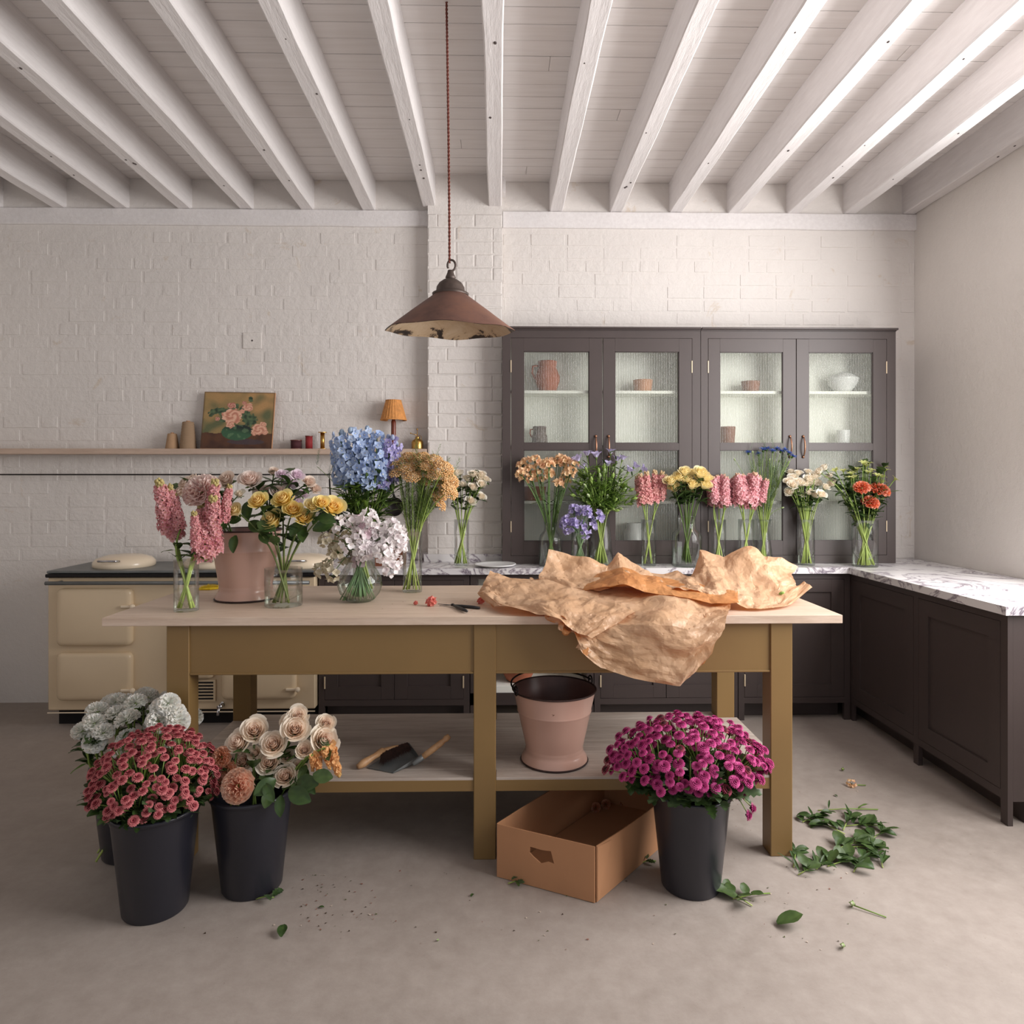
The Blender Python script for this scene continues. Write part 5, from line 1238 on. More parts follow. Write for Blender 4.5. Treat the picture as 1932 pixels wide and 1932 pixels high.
for (u, v, r, l), h, me in zip(YR, hd, ms):
    th = (u - 535) / 100; a = Vector((c.x - .045 * th + R.uniform(-.02, .02), c.y + R.uniform(-.03, .03), ZK + .012)); nk = Vector((c.x + .02 * th, c.y + R.uniform(-.01, .01), ZK + .155))
    flower('yellow_rose', l, 'rose', 'yellow roses in the jar', a, nk, h - Vector((0, -.01, .02)), me, r * 2.75 / F * 1.32, .0036, 4, LEAF, hdir=Vector((th * .5 + R.uniform(-.2, .2), -.75, .65)), lrange=(.62, .9), lsize=(.055, .09), col=(S(84, 100, 48), S(110, 120, 60)))
for u, v, d, s_ in ((548, 1012, (.3, -.8, -.5), .075), (520, 1000, (-.6, -.5, -.2), .08), (590, 1000, (.8, -.4, -.2), .085), (565, 1020, (.2, -.6, -.9), .07), (600, 975, (.8, -.5, .3), .08)):
    p = PX(u, v, 2.74); o = [q for q in COL.objects if q.name.startswith('yellow_rose')][R.randrange(9)]; inst('leaf', R.choice(LEAF), orient(p, (0, -.8, .5), s_, math.atan2(-d[2], d[0])), o)
# round-bellied vase
c = Vector((XU(679, 2.88), 2.88, ZK)); prof = [(.046, 0), (.058, .006), (.082, .034), (.0925, .066), (.088, .10), (.068, .135), (.049, .165), (.043, .185), (.046, .200), (.054, .212)]
vase('glass_vase', c, prof, 'round-bellied clear glass vase of white sweet peas on the table', .36)
R.seed(5)
hs_ = scat(612, 758, 976, 1058, 46, 2.86, .07, 5) + pxs([(605, 1075), (618, 1068), (628, 1082), (735, 1072), (745, 1060)], 2.84); 
for i, h in enumerate(hs_):
    u = (h.x / 2.87 * F) + 940; me = R.choice(SWB if u < 660 and h.z < PX(600, 1005, 2.87).z else SWP + SWP + SWPK)
    th = math.atan2(h.y - c.y, h.x - c.x); k = min(1, abs(h.x - c.x) / .15)
    a = c + Vector((-math.cos(th) * .05 * k + R.uniform(-.03, .03), R.uniform(-.05, .05), .010)); nk = c + Vector((math.cos(th) * .025 * k + R.uniform(-.01, .01), R.uniform(-.025, .025), .195))
    flower('sweet_pea', 'white and blush sweet pea in the round-bellied vase', 'flower', 'sweet peas in the round vase', a, nk, h, me, .034 * R.uniform(.85, 1.15), .0022, hdir=(h - c - Vector((0, .15, .12))), col=(S(96, 124, 72), S(110, 140, 96)))
# yarrow vase
c = Vector((XU(778, 3.12), 3.12, ZK)); vase('glass_vase', c, cyl(.0435, .272), 'tallest straight glass vase, holding orange yarrow at the back of the table', .30)
yp = [(752, 872), (772, 863), (798, 862), (820, 869), (838, 884), (850, 905), (768, 884), (793, 886), (815, 896), (836, 918), (778, 900), (803, 910), (826, 934), (848, 926), (752, 892), (786, 872), (808, 880), (842, 902), (828, 950)]
R.seed(6)
bunch('yarrow_stem', 'orange yarrow umbel in the tallest table vase', 'flower', 'orange yarrow', c, ZK, .036, ZK + .27, pxs(yp, 3.10, .07), YAR, .041, leaves=14, lset=FEATH, lsize=(.07, .12), lrange=(.42, .92), rs=.0024, tilt=.55)
# delphiniums behind the sweet peas
c = Vector((XU(687, 3.14), 3.14, ZK)); vase('glass_vase', c, cyl(.05, .26), 'clear glass vase of blue delphiniums behind the round-bellied vase', .5)
R.seed(7)
sp('blue delphinium with pale eyes in the tall bunch on the table', 'flower', 'blue delphiniums', c, ZK, .04, ZK + .25,
   sp_px([((655, 905), (640, 815)), ((672, 900), (665, 810)), ((690, 895), (692, 808)), ((708, 905), (712, 815)), ((668, 920), (652, 840)), ((695, 925), (690, 850)), ((716, 920), (722, 840)), ((680, 912), (676, 830)), ((650, 918), (632, 830))], 3.12, .06), DEL, .26, .0036, leaves=6, lset=LANCE + FEATH, lrange=(.5, .95), lsize=(.08, .13), nm='delphinium')
sp('violet delphinium at the yarrow side of the blue bunch', 'flower', 'violet delphiniums', c, ZK, .04, ZK + .25, sp_px([((728, 908), (738, 822)), ((738, 915), (750, 835)), ((722, 925), (736, 850))], 3.13, .05), DELV, .24, .0034, leaves=6, lset=LANCE + FEATH, lrange=(.5, .95), lsize=(.08, .12), nm='delphinium')
greens('grass_sprig', 'thin green grassy stem under the blue delphiniums', 'green stems among the delphiniums', c, ZK, .045, ZK + .25, scat(636, 748, 896, 956, 40, 3.12, .07, 8), LANCEB + LANCE, 7, (.06, .12), .0016, (.5, 1))
greens('fine_sprig', 'airy pale green seed-head sprig reaching over the yellow roses', None, c, ZK, .03, ZK + .25, [PX(598, 880, 3.1)], FEATHG, 5, (.05, .08), .0014, (.86, 1))

# enamel bucket of pale roses
c = c2_.copy(); BR_ = [(473, 900, 19, ROSE_P[0], 'largest pale pink rose at the top of the pink bucket'), (500, 925, 17, ROSE_P[1], 'peach pink rose directly behind the yellow roses'), (527, 921, 14, ROSE_P[2], 'half-hidden peach rose behind the topmost yellow rose'),
      (380, 918, 27, BIG_P[0], 'big ruffled pink peony-like bloom beside the stocks'), (428, 900, 17, ROSE_B[0], 'beige rose left of the palest pink rose'), (350, 905, 12, ROSE_B[1], 'dusty beige rose high at the table end'), (340, 922, 12, ROSE_B[0], 'dusty beige rose low at the table end'), (362, 898, 10, ROSE_B[1], 'small beige rosebud above the big ruffled bloom'),
      (545, 905, 14, ROSE_M[0], 'mauve rose highest over the yellow roses'), (560, 890, 11, ROSE_M[1], 'small mauve rosebud near the shelf rail'), (533, 890, 11, ROSE_M[0], 'mauve rosebud beside the pale pink rose'), (572, 925, 10, ROSE_M[1], 'tiny mauve rose above the lemon rose'), (582, 903, 11, ROSE_B[1], 'dusky pink rosebud near the hanging pan handle'), (594, 916, 10, ROSE_B[0], 'faded tan rosebud nearest the delphiniums'),
      (452, 926, 9, ROSE_S[0], 'tiny cream rose between stocks and beige rose'), (556, 938, 12, ROSE_M[0], 'mauve rose peeking out behind the yellow cluster'), (517, 884, 9, ROSE_B[0], 'small dusky rosebud at the back of the pink bucket')]
R.seed(9)
for u, v, r, me, l in BR_:
    h = PX(u, v, 2.90 + R.uniform(0, .14) if r < 25 else 2.74); a = c + Vector((R.uniform(-.06, .06), R.uniform(-.06, .06), .05)); th = math.atan2(h.y - c.y, h.x - c.x); nk = c + Vector((math.cos(th) * .08, math.sin(th) * .08, .28))
    flower('garden_rose', l, 'rose', 'pale roses in the enamel bucket', a, nk, h - Vector((0, 0, .015)), me, r * 2.95 / F * 1.34, .0034, 7, LEAF, hdir=Vector(((h.x - c.x) * 2, -.7, .7)), lrange=(.6, .92), lsize=(.05, .085), col=(S(70, 88, 42), S(90, 108, 54)))
o = [q for q in COL.objects if q.name.startswith('garden_rose')]
for u, v, rl_, s_ in ((445, 1010, 1.6, .075), (470, 985, .6, .08), (500, 975, .2, .08), (455, 960, 2.6, .08), (480, 955, -1, .08), (430, 985, 2.2, .05), (495, 1000, 1.2, .07), (520, 960, .4, .07), (470, 945, 1.5, .09), (440, 940, 2, .08), (455, 980, 3, .06)):
    inst('leaf', R.choice(LEAF), orient(PX(u, v, 2.80 + R.uniform(-.03, .03)), (R.uniform(-.3, .3), -.85, .4), s_, -rl_), R.choice(o))

# ------------------------------------------------------------ worktop vases
ZW = ZT + .0006
def wv(u, rp, h, lab, Y=4.12, prof=None, water=.35, name='glass_vase'):
    c = Vector((XU(u, Y), Y, ZW)); r = rp * Y / F; vase(name, c, prof(r, h) if prof else cyl(r, h), lab, water); return c, r
c, r = wv(871, 14, .275, 'slim glass vase of cream spray roses in front of the pier', 4.16)
R.seed(11)
hh = scat(836, 882, 890, 935, 9, 4.16, .06, 11) + scat(868, 928, 890, 925, 14, 4.16, .06, 12) + pxs([(908, 937), (888, 945), (848, 925)], 4.12)
bunch('spray_rose', 'cream spray rose in the slim vase before the pier', 'rose', 'cream spray roses before the pier', c, ZW, r * .8, ZW + .27, hh, ROSE_S, .036, leaves=5, lset=LEAF, lsize=(.04, .06), lrange=(.62, .92), rs=.0026, tilt=.5)
bottle = lambda r, h: [(r * .95, 0), (r, .005), (r, h * .62), (r * .93, h * .70), (r * .62, h * .80), (r * .55, h * .86), (r * .56, h * .98), (r * .60, h)]
c, r = wv(1039, 22, .26, 'broad-shouldered glass bottle vase of peach freesias on the worktop', 4.11, bottle)
hh = scat(976, 1030, 868, 918, 12, 4.1, .06, 13) + scat(1030, 1086, 862, 915, 16, 4.1, .06, 14)
bunch('freesia', 'peach orange freesia in the bottle vase by the dresser edge', 'flower', 'peach freesias', c, ZW, r * .45, ZW + .25, hh, FREE, .038, rs=.0028, col=(S(84, 116, 62), S(110, 136, 70)), leaves=1, lset=LANCE, lrange=(.5, .8))
cone_ = lambda r, h: [(r * .97, 0), (r, .005), (r * .86, h * .35), (r * .72, h * .7), (r * .64, h)]
c, r = wv(1134, 24, .31, 'tall tapering glass vase of campanulas on the worktop', 4.125, cone_)
R.seed(15)
bunch('campanula', 'pale violet bellflower above the green campanula buds', 'flower', 'campanula bells', c, ZW, r * .5, ZW + .3, pxs([(1080, 874), (1092, 870), (1108, 860), (1125, 863), (1152, 856), (1146, 879), (1163, 870), (1174, 868), (1196, 882), (1210, 888), (1100, 885), (1185, 890)], 4.1), BELL, .046, rs=.0026, leaves=3, lset=LANCE, lsize=(.05, .08), lrange=(.6, .95), tilt=.1)
bunch('campanula_bud', 'unopened green campanula bud in the tapering vase', 'flower', 'green campanula buds', c, ZW, r * .5, ZW + .3, scat(1078, 1202, 878, 968, 62, 4.1, .08, 16), BUD + BUDW, .027, rs=.0020, leaves=14, lset=LANCEB, lsize=(.045, .075), lrange=(.6, 1), tilt=.2)
c, r = wv(1094, 16.5, .205, 'short glass vase of lilac freesias standing before the campanulas', 4.045)
bunch('lilac_freesia', 'lilac freesia in the short vase before the campanulas', 'flower', 'lilac freesias', c, ZW, r * .7, ZW + .2, scat(1052, 1137, 958, 996, 20, 4.03, .04, 17) + pxs([(1104, 1006), (1070, 1000)], 4.0), LILAC, .032, rs=.0022, col=(S(110, 140, 100), S(130, 156, 110)))
c, r = wv(1224, 14, .275, 'slim glass vase of pink stocks between campanulas and yellow roses')
R.seed(18)
sp('pink stock flower next to the green campanulas on the worktop', 'flower', 'pink stocks beside the campanulas', c, ZW, r * .7, ZW + .27, sp_px([((1212, 952), (1202, 898)), ((1222, 950), (1220, 890)), ((1235, 946), (1236, 888)), ((1246, 944), (1256, 896)), ((1216, 946), (1208, 894)), ((1240, 938), (1250, 890))], 4.12), STK3, .20, .0034)
jar = lambda r, h: [(r * .95, 0), (r, .005), (r, h * .58), (r * .93, h * .66), (r * .64, h * .74), (r * .60, h * .80), (r * .60, h * .98), (r * .64, h)]
c, r = wv(1296, 28, .30, 'large necked glass jar of yellow roses on the worktop', 4.09, jar)
R.seed(19)
bunch('pale_yellow_rose', 'pale yellow rose in the necked jar before the dresser', 'rose', 'pale yellow roses on the worktop', c, ZW, r * .45, ZW + .29, pxs([(1272, 921), (1296, 928), (1294, 905), (1318, 905), (1282, 900), (1305, 893), (1330, 915), (1322, 893), (1292, 890), (1306, 915), (1266, 908), (1334, 902)], 4.07), ROSE_YP, .052, rs=.0034, leaves=4, lset=LEAF, lsize=(.06, .09), lrange=(.6, .85), tilt=.6, col=(S(70, 92, 44), S(100, 124, 60)))
for k, (u, rp, pp, lb, mt_) in enumerate(((1356, 13.5, [((1345, 952), (1338, 905)), ((1356, 956), (1352, 898)), ((1368, 954), (1370, 900)), ((1376, 950), (1384, 902)), ((1348, 948), (1344, 900)), ((1364, 946), (1364, 896))], 'slim glass vase of pink stocks beside the necked jar', 0),
                                   (1408, 15, [((1394, 952), (1386, 900)), ((1404, 956), (1400, 896)), ((1416, 956), (1416, 894)), ((1428, 952), (1432, 898)), ((1436, 946), (1447, 904)), ((1400, 946), (1392, 894)), ((1422, 945), (1424, 892))], 'slim glass vase of pink stocks beside the blue cornflowers', 1))):
    c, r = wv(u, rp, .275, lb); R.seed(20 + k)
    sp('pink stock flower close to the yellow roses on the worktop' if k == 0 else 'light pink stock flower next to the blue cornflowers', 'flower', 'pink stocks by the yellow roses' if k == 0 else 'pink stocks by the cornflowers', c, ZW, r * .7, ZW + .27, sp_px(pp, 4.12), STK2, .18, .0034)
flare = lambda r, h: [(r * .97, 0), (r, .005), (r * .96, h * .25), (r * .72, h * .6), (r * .62, h * .8), (r * .74, h * .93), (r * .95, h)]
c, r = wv(1441, 16, .275, 'waisted flaring glass vase of blue cornflowers on the worktop', 4.15, flare)
R.seed(23)
bunch('cornflower', 'deep blue cornflower on a thin stem above the pink stocks', 'flower', 'blue cornflowers', c, ZW, r * .5, ZW + .26, pxs([(1412, 855), (1431, 858), (1447, 848), (1458, 852), (1465, 848), (1473, 852), (1480, 850), (1488, 856), (1495, 862), (1440, 850)], 4.15), CORN, .032, rs=.0016, leaves=7, lset=FEATHG, lsize=(.06, .10), lrange=(.55, .95), tilt=.3)
greens('cornflower_leaves', 'feathery grey-green foliage stem of the cornflowers', 'cornflower foliage', c, ZW, r * .5, ZW + .26, scat(1408, 1494, 862, 935, 26, 4.15, .06, 24), FEATHG + FEATH, 8, (.06, .1), .0014, (.5, 1))
bunch('cornflower_bud', 'round pale bud among the cornflower foliage', 'flower', 'cornflower buds', c, ZW, r * .5, ZW + .26, pxs([(1420, 853), (1470, 870), (1488, 872), (1460, 882), (1386, 867), (1476, 958), (1492, 862), (1452, 868)], 4.13), BUDW, .014, rs=.0012)
c, r = wv(1521, 15.5, .275, 'slim glass vase of cream lisianthus near the worktop corner')
hh = scat(1474, 1560, 884, 938, 26, 4.12, .06, 25) + pxs([(1512, 933), (1537, 933), (1550, 933), (1510, 912), (1496, 915)], 4.07)
bunch('lisianthus', 'cream lisianthus in the slim vase near the worktop corner', 'flower', 'cream lisianthus', c, ZW, r * .7, ZW + .27, hh, ROSE_S, .036, rs=.0026, leaves=3, lset=LEAF, lsize=(.04, .06), lrange=(.6, .85), tilt=.5)
c, r = wv(1632, 23, .275, 'wide glass vase of mixed flowers at the worktop corner', 4.05)
R.seed(26)
bunch('green_lily', 'greenish yellow spray bloom in the corner vase', 'flower', 'greenish blooms in the corner vase', c, ZW, r * .7, ZW + .27, scat(1570, 1690, 872, 925, 24, 4.1, .08, 27), LILYG + GRN[:0], .035, rs=.0026, leaves=6, lset=LANCE + LEAF, lsize=(.05, .08), lrange=(.45, .95))
bunch('peach_rose', 'peach cream rose above the lisianthus from the corner vase', 'rose', 'peach roses in the corner vase', c, ZW, r * .7, ZW + .27, pxs([(1555, 882), (1566, 898), (1545, 890), (1570, 912)], 4.1), ROSE_S, .034, rs=.0026, leaves=3, lset=LEAF, lsize=(.05, .07), lrange=(.5, .9))
bunch('orange_carnation', 'burnt orange frilled bloom in the corner vase', 'flower', 'orange blooms in the corner vase', c, ZW, r * .7, ZW + .27, pxs([(1626, 920), (1642, 948), (1660, 925)], 4.0, .03), ORNG, .060, rs=.003, leaves=5, lset=LEAF, lsize=(.06, .08), lrange=(.45, .9))
greens('leafy_stem', 'dark leafy stem hanging out of the corner vase', 'dark foliage in the corner vase', c, ZW, r * .7, ZW + .25, pxs([(1585, 925), (1600, 935), (1592, 905), (1610, 900), (1655, 910), (1675, 930)], 4.05), LEAF + LANCE, 12, (.05, .08), .0026, (.4, 1))

# ------------------------------------------------------------ buckets on the floor
def sprays(name, label, grp, c, heads, meshes, hs, nst, zr_=.338, droop=None, leafset=LOBE, nl=7, lsz=(.05, .08), extra=None):
    hub = []; top = c + Vector((0, 0, zr_))
    idx = sorted(range(len(heads)), key=lambda i: R.random())[:nst]; cen = [heads[i].copy() for i in idx]
    for _ in range(3):
        gr = [[] for _ in cen]
        for h in heads: gr[min(range(len(cen)), key=lambda k: (cen[k] - h).length)].append(h)
        cen = [sum(g, Vector()) / len(g) if g else cen[k] for k, g in enumerate(gr)]
    for k, g in enumerate(gr):
        if not g: continue
        m_ = cen[k]; d = m_ - top; th = math.atan2(d.y, d.x); rr_ = min(.115, math.hypot(d.x, d.y) * .55); a = c + Vector((math.cos(th) * .05, math.sin(th) * .05, .02)); nk = top + Vector((math.cos(th) * rr_, math.sin(th) * rr_, -.01))
        hubp = nk.lerp(m_, .45); t = thing(name, a, label, 'flower', grp)
        mb = MB(); P = [a, nk, hubp]; mb.tube(P, [.004, .0036, .003], 6, cols=[SC2, SC1, SC1])
        for h in g:
            q = hubp.lerp(h, .5) + Vector((0, 0, .006)); mb.tube([hubp, q, h], [.0022, .0018, .0016], 4, cols=[SC1, SC1, G_LT])
        mb.build('stem', 'stem', t, True)
        for h in g:
            dd = (h - top).normalized() + Vector((R.uniform(-.25, .25), R.uniform(-.25, .25), .35 + R.uniform(-.1, .3)))
            if h.z < top.z + .02: dd.z *= .3
            inst('flower_head', R.choice(meshes), orient(h, dd, hs * R.uniform(.78, 1.15), R.uniform(0, 6)), t)
        for _ in range(nl):
            q = R.random(); p = nk.lerp(hubp, q * 1.2); m4 = Matrix.Translation(p) @ Matrix.Rotation(th + R.uniform(-1.2, 1.2), 4, 'Z') @ Matrix.Rotation(-R.uniform(-.5, .6), 4, 'Y') @ Matrix.Scale(R.uniform(*lsz), 4)
            inst('leaf', R.choice(leafset), m4, t)
        for _ in range(9):
            a_ = th + R.uniform(-.6, .6); rr = R.uniform(.11, .175); p = c + Vector((math.cos(a_) * rr, math.sin(a_) * rr, zr_ + R.uniform(.012, .085)))
            inst('leaf', R.choice(leafset), Matrix.Translation(p) @ Matrix.Rotation(a_ + R.uniform(-.9, .9), 4, 'Z') @ Matrix.Rotation(-R.uniform(-.2, .9), 4, 'Y') @ Matrix.Rotation(R.uniform(-.6, .6), 4, 'X') @ Matrix.Scale(R.uniform(*lsz) * 1.1, 4), t)
R.seed(31)
c = BK[1][0]; hc = c + Vector((-.01, 0, .425))
def filt(pts, c, zlow): return [p for p in pts if not (math.hypot(p.x - c.x, p.y - c.y) < .15 and p.z < zlow)]
hd = filt(dome(hc, .262, .19, .155, 215, -.16, 31, .07), c, .40) 
hd += [h + Vector((R.uniform(-.02, .02), R.uniform(-.02, .02), -.03)) for h in dome(hc, .22, .17, .13, 75, -.05, 32, .1)]
hd += pxs([(1143, 1452), (1160, 1430), (1165, 1405), (1337, 1357), (1352, 1362), (1318, 1362), (1420, 1525), (1412, 1538), (1404, 1500), (1395, 1485), (1410, 1490), (1390, 1497), (1421, 1465), (1450, 1440), (1450, 1450)], 2.36, .03)
sprays('magenta_chrysanthemum', 'spray of small magenta pompon chrysanthemums in the bucket beside the box', 'magenta chrysanthemum sprays', c, hd, MUM_M + MUM_M + MUM_M + MUM_B, .0195, 22, nl=9)
R.seed(33)
c = BK[2][0]; hc = c + Vector((.0, 0, .40))
hd = dome(hc, .195, .19, .185, 230, -.10, 33, .05) + [h + Vector((0, 0, -.025)) for h in dome(hc, .175, .165, .16, 68, -.05, 34, .08)]
sprays('red_chrysanthemum', 'spray of small dusky red chrysanthemums in the nearest bucket', 'dusky red chrysanthemum sprays', c, hd, MUM_R, .0165, 20, nl=8, leafset=LOBE + LEAF[:1], lsz=(.04, .06))
# cream roses
c = BK[0][0]; R.seed(35)
CR = [(478, 1372, 25, 0, 'cream rose second from the top, leaning towards the leg'), (555, 1370, 26, 1, 'wide open cream rose high in the middle of the bucket'), (560, 1345, 20, 2, 'cream rose at the very top back of the bucket'), (448, 1395, 23, 3, 'outermost cream rose above the orange carnation'),
      (514, 1398, 24, 0, 'open cream rose in the centre of the bunch'), (609, 1391, 28, 1, 'largest cream rose bud leaning towards the dustpan'), (613, 1358, 18, 2, 'small cream rose behind the largest bud'), (478, 1414, 14, 3, 'small buff rose squeezed between four larger ones'), (456, 1430, 22, 0, 'cream rose directly above the frilled carnation'),
      (506, 1433, 22, 1, 'cream rose below the central one'), (539, 1421, 15, 2, 'buff rose beside the central cream rose'), (563, 1440, 16, 3, 'buff rose with curled edge over the green leaves'), (536, 1458, 22, 0, 'lowest cream rose, just above the bucket rim'), (572, 1408, 17, 2, 'shaded buff rose under the largest bud'), (540, 1356, 14, 1, 'half-hidden rose behind the highest roses')]
for u, v, r, m_, l in CR:
    h = PX(u, v, 2.36 + .05 * (1455 - v) / 100 + R.uniform(-.02, .02)); th = math.atan2(h.y - c.y, h.x - c.x); a = c + Vector((R.uniform(-.05, .05), R.uniform(-.05, .05), .02)); nk = c + Vector((math.cos(th) * .07, math.sin(th) * .07, .33))
    flower('cream_rose', l, 'rose', 'cream roses in the bucket', a, nk, h - Vector((0, -.015, .018)), ROSE_C[m_], r * 2.40 / F * 1.18, .004, 4, LEAF, hdir=Vector(((h.x - c.x) * 1.6 + R.uniform(-.2, .2), -.8, .65)), lrange=(.5, .8), lsize=(.05, .08), col=(S(80, 104, 50), S(120, 140, 70)))
o = [q for q in COL.objects if q.name.startswith('cream_rose')]
for u, v, rl_, s_ in ((545, 1490, .4, .09), (530, 1500, 1.5, .07), (575, 1460, .8, .08), (520, 1470, 2.6, .08), (560, 1475, 0, .085), (500, 1478, 1, .07), (590, 1462, .2, .07), (510, 1490, 1.9, .06)):
    inst('leaf', R.choice(LEAF), orient(PX(u, v, 2.31 + R.uniform(-.03, .03)), (R.uniform(-.3, .3), -.8, .5), s_, -rl_), R.choice(o))
for u, v, r, me, l in ((448, 1483, 34, CARN[0], 'big frilled peach and coral carnation over the bucket rim'), (418, 1428, 21, CARN[1], 'rusty orange carnation between red chrysanthemums and roses'), (430, 1452, 19, CARN[1], 'rusty orange carnation lower beside the frilled one'), (420, 1478, 16, CARN[1], 'tan carnation low against the red chrysanthemums')):
    h = PX(u, v, 2.29 if r > 30 else 2.37); a = c + Vector((0, 0, .03)); flower('carnation', l, 'carnation', 'carnations in the rose bucket', a, c + Vector((-.07, -.04, .335)), h, me, r * 2.32 / F, .0035, hdir=Vector((-.15, -.85, .35)))
for (b, t_), l in zip(sp_px([((598, 1418), (604, 1466)), ((624, 1405), (640, 1464)), ((612, 1412), (622, 1450)), ((590, 1425), (590, 1455))], 2.36, .02), ('inner peach snapdragon spike drooping by the largest rose', 'outermost drooping peach snapdragon spike over the shelf edge', 'short peach snapdragon spike between two longer ones', 'small snapdragon spike tucked under the buff roses')):
    nk = c + Vector((.11, -.03, .335)); P_ = [c + Vector((0, 0, .03)), nk, nk.lerp(b, .6) + Vector((0, 0, .05)), b]
    t = thing('snapdragon', P_[0], l, 'flower', 'peach snapdragons'); MB().tube(stem_pts(P_[0], P_[1], P_[1] + Vector((.01, 0, .01)), 4) + stem_pts(P_[1] + Vector((.012, 0, .012)), P_[2], P_[3], 6), .003, 6, cols=[SC1] * 10).build('stem', 'stem', t, True)
    inst('flower_spike', R.choice(SNAP), orient(b, t_ - b, (t_ - b).length / .15), t)
    for _ in range(3): inst('leaf', R.choice(LEAF), orient(nk.lerp(b, R.random()), (R.uniform(-.3, .3), -.6, .6), R.uniform(.04, .06), R.uniform(0, 6)), t)
# white flowers behind
c = BK[3][0]; R.seed(37)
hd = dome(c + Vector((.02, 0, .46)), .19, .17, .13, 34, -.1, 37, .1) + pxs([(318, 1328), (330, 1345), (305, 1335), (322, 1365), (336, 1360), (300, 1360)], 2.50, .03)
bunch('white_lisianthus', 'white frilled flower behind the dusky red chrysanthemums', 'flower', 'white flowers behind the red ones', c, 0, .1, .33, hd, ROSE_W, .045, rs=.0034, leaves=6, lset=LEAF + LANCE, lsize=(.05, .07), lrange=(.5, .9), zbase=.02)

# ------------------------------------------------------------ fallen bits
R.seed(40)
def floor_sprig(u, v, ang, n, s_, label, lset=LEAF, name='fallen_sprig', z0=.0, L=.14):
    p = PZ(u, v, z0); d = Vector((math.cos(ang), math.sin(ang), 0)); t = thing(name, p, label, 'foliage', 'cut foliage lying on the floor')
    MB().tube([p + d * (-L / 2) + Vector((0, 0, .004)), p + Vector((0, 0, .010)), p + d * (L / 2) + Vector((0, 0, .005))], .0022, 6, cols=[SC2, SC1, SC1]).build('stem', 'stem', t, True)
    for i in range(n):
        q = R.uniform(-.5, .5); b = p + d * (L * q) + Vector((0, 0, .008 + .004 * (i % 3))); th = ang + R.choice((-1, 1)) * R.uniform(.3, 1.4)
        inst('leaf', R.choice(lset), Matrix.Translation(b) @ Matrix.Rotation(th, 4, 'Z') @ Matrix.Rotation(-R.uniform(-.05, .30), 4, 'Y') @ Matrix.Rotation(R.uniform(-.4, .4), 4, 'X') @ Matrix.Scale(s_ * R.uniform(.75, 1.15), 4), t)
FS = [(1535, 1545, .2, 6, 'leafy cutting nearest the far table leg'), (1562, 1562, 1.9, 6, 'cutting with a pale upright stem in the leaf heap'), (1598, 1555, .6, 7, 'broad-leaved cutting in the middle of the leaf heap'), (1625, 1560, -.3, 7, 'dense cutting at the cabinet side of the heap'),
      (1600, 1598, .1, 6, 'dark curled cutting below the upper heap'), (1628, 1602, -.4, 6, 'yellowish cutting at the heap edge'), (1560, 1630, .3, 7, 'dark glossy cutting in the lower row of leaves'), (1590, 1630, 0, 6, 'cutting with a long stalk in the lower row'), (1622, 1632, .5, 6, 'wide grey-green cutting in the lower row'), (1530, 1642, .2, 5, 'small bushy cutting at the front of the leaves'),
      (1500, 1620, .8, 4, 'two round leaves against the table leg'), (1655, 1580, .3, 7, 'thick cutting by the dark cabinet'), (1660, 1620, .9, 6, 'loose cutting before the dark cabinet')]
for u, v, a, n, l in FS: floor_sprig(u, v, a + .3, n + 3, .062, l, [LEAF[1], LEAF[2], LEAF[1], LANCE[1]])
floor_sprig(1385, 1692, 2.2, 7, .06, 'pale green eucalyptus-like cutting at the foot of the magenta bucket', [LEAF[2]]); floor_sprig(1418, 1693, .2, 3, .05, 'small leaf pair beside the magenta bucket cutting')
floor_sprig(500, 1697, .1, 3, .045, 'small torn leaf before the cream rose bucket', LOBE, L=.06); floor_sprig(972, 1668, .1, 3, .035, 'shrivelled leaf at the foot of the cardboard box', LOBE, L=.05); floor_sprig(1225, 1628, .1, 3, .035, 'shrivelled leaf between box and magenta bucket', LOBE, L=.05)
floor_sprig(1600, 1530, 0, 2, .07, 'long thin stalk with a leaf behind the heap', LANCE, L=.26)
def loose(name, me, u, v, s_, ang, label, cat, mat4=None, tz=.003, grp=None):
    p = PZ(u, v, tz); o = inst(name, me, Matrix.Translation(p) @ Matrix.Rotation(ang, 4, 'Z') @ Matrix.Rotation(-.12, 4, 'Y') @ Matrix.Scale(s_, 4)); tag(o, label, cat, grp); return o
loose('fallen_leaf', LEAF[2], 1466, 1742, .088, .05, 'single grey-green leaf lying alone on the open floor', 'leaf', tz=.01)
loose('fallen_leaf', LEAF[0], 530, 1768, .05, 1.7, 'curled dry leaf alone at the front of the floor', 'leaf', tz=.008)
for k, (u, v) in enumerate(((601, 1712), (888, 1692), (1580, 1503))): loose('leaf_scrap', LEAF[1], u, v, .02, k, ('tiny dark leaf scrap in front of the shelf', 'tiny dark scrap between bucket and box', 'dark scrap behind the leaf heap')[k], 'leaf', tz=.003)
def fallen_flower(u, v, me, s_, label, sd=None, z0=0.0, L=.07, name='fallen_flower', up=.4):
    p = PZ(u, v, z0); t = thing(name, p, label, 'flower'); inst('flower_head', me, orient(p + Vector((0, 0, s_ * .6)), (-.5, -.6, up), s_), t)
    if sd: MB().tube([p + Vector((0, 0, s_ * .4)), p + Vector((sd[0] * L, sd[1] * L, .004))], .002, 6, cols=[SC1, SC1]).build('stem', 'stem', t, True)
fallen_flower(1606, 1484, FREE[0], .022, 'fallen pink blossom with a dark stem on the floor behind', (1, .05)); fallen_flower(1608, 1712, BUDW[0], .022, 'fallen yellowish bud with a thin stem on the open floor', (.8, -.6), L=.1)
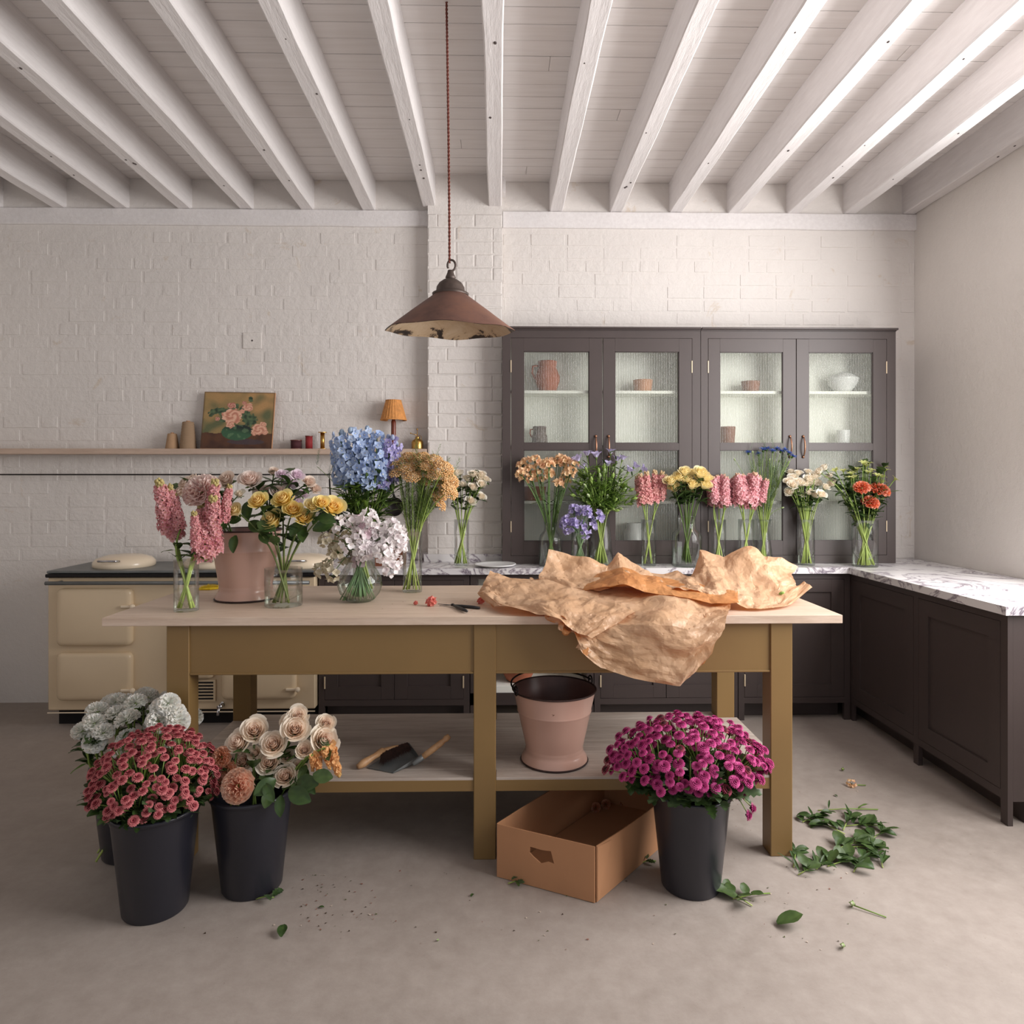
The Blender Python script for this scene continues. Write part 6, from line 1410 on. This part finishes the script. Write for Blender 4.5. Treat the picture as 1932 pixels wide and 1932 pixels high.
fallen_flower(1590, 1455, BUD[0], .018, 'small green calyx on the floor near the cabinets'); fallen_flower(1590, 1790, BUDW[0], .018, 'small dry cream bud at the front of the floor'); fallen_flower(826, 1776, BUDW[0], .008, 'tiny white petal bud at the front floor')
fallen_flower(815, 1143, CORAL[0], .026, 'crumpled coral pink blossom beside the snips', z0=ZTAB); fallen_flower(785, 1141, CORAL[0], .011, 'tiny coral pink bud on the tabletop', z0=ZTAB); fallen_flower(908, 1139, CORAL[0], .018, 'small pink blossom at the edge of the wrapping paper', z0=ZTAB)
from mathutils.bvhtree import BVHTree
_sd = [q for q in COL.objects if 'curled corner' in str(q.get('label'))][0].data; _bv = BVHTree.FromPolygons([v.co for v in _sd.vertices], [tuple(p.vertices) for p in _sd.polygons])
_h = _bv.ray_cast(Vector((0, 0, EYE)), ray(1474, 1122).normalized())[0] or PZ(1474, 1122, ZTAB + .03)
t = thing('fallen_flower', _h, 'green bud lying on the wrapping paper', 'flower'); inst('flower_head', BUD[0], orient(_h + Vector((0, -.004, .007)), (.9, -.2, .3), .018), t)
for k, (u, v) in enumerate(((1124, 1530), (1143, 1524), (1172, 1517))): fallen_flower(u, v, CARN[1], .024, ('faded blossom nearest the front inside the cardboard box', 'middle faded blossom inside the cardboard box', 'faded blossom deepest inside the cardboard box')[k], z0=.006)
# crumbs: tiny petals and specks swept together
mb = MB(); mb.usec = True; R.seed(44)
for (u0, u1, v0, v1, n, z0) in ((560, 720, 1650, 1760, 60, 0), (1380, 1640, 1480, 1780, 40, 0), (300, 1600, 1640, 1795, 60, 0)):
    for i in range(n):
        p = PZ(R.uniform(u0, u1), R.uniform(v0, v1), z0 + .0008); s_ = R.uniform(.0015, .0045); a = R.uniform(0, 6); c = R.choice((S(70, 52, 40), S(206, 190, 176), S(150, 100, 86), S(84, 66, 48), S(92, 100, 60)))
        mb.add([p + Vector((s_ * math.cos(a + k * 2.1) * (1.6 if k == 0 else 1), s_ * math.sin(a + k * 2.1), .001 if k else .0025)) for k in range(3)], [(0, 1, 2)], [c] * 3)
tag(mb.build('petal_crumbs', 'leaf'), 'tiny scattered petal crumbs and specks on the concrete floor', 'debris', kind='stuff')
mb = MB(); mb.usec = True
for i in range(22):
    p = PZ(R.uniform(720, 900), R.uniform(1128, 1158), ZTAB + .0008); s_ = R.uniform(.0015, .004); a = R.uniform(0, 6); c = R.choice((S(150, 120, 96), S(206, 190, 176), S(190, 110, 100)))
    mb.add([p + Vector((s_ * math.cos(a + k * 2.1) * (1.8 if k == 0 else 1), s_ * math.sin(a + k * 2.1), .001 if k else .0025)) for k in range(3)], [(0, 1, 2)], [c] * 3)
tag(mb.build('petal_crumbs', 'leaf'), 'tiny petal crumbs on the tabletop near the snips', 'debris', kind='stuff')
print('OBJECTS', len(bpy.data.objects), 'TRIS', sum(len(m_.polygons) for m_ in bpy.data.meshes))
# ------------------------------------------------------------ each stem's own label, by its place in the bunch
def relabel():
    by = {}
    for o in COL.objects:
        if o.parent is None and 'label' in o.keys(): by.setdefault(o['label'], []).append(o)
    ORD = 'first second third fourth fifth sixth seventh eighth ninth tenth eleventh twelfth'.split()
    for lab, g in by.items():
        if len(g) < 2: continue
        def pos(o):
            ch = [c for c in o.children if c.name.startswith('flower')]
            p = sum((wloc(c) for c in ch), Vector()) / len(ch) if ch else (wloc(o) + (Vector(o.children[0].bound_box[6]) if o.children else Vector()))
            d = p - Vector((0, 0, EYE)); dep = d.x * _s + d.y * _c
            return (966 + F * (d.x * _c - d.y * _s) / dep, 905 - F * d.z / dep)
        P = sorted(((pos(o), o) for o in g), key=lambda t: t[0][1]); n = len(P); nr = max(1, math.ceil(n / 8)) if n > 9 else 1; k = math.ceil(n / nr)
        for r in range(nr):
            row = sorted(P[r * k:(r + 1) * k], key=lambda t: t[0][0])
            rn = '' if nr == 1 else ('top row, ' if r == 0 else 'bottom row, ' if r == nr - 1 else 'middle row, ' if nr == 3 else ORD[r] + ' row down, ')
            for i, (_, o) in enumerate(row):
                ph = 'leftmost' if i == 0 else 'rightmost' if i == len(row) - 1 else ORD[i] + ' from left'
                o['label'] = ' '.join(lab.split()[:10]) + ', ' + rn + ph
relabel()
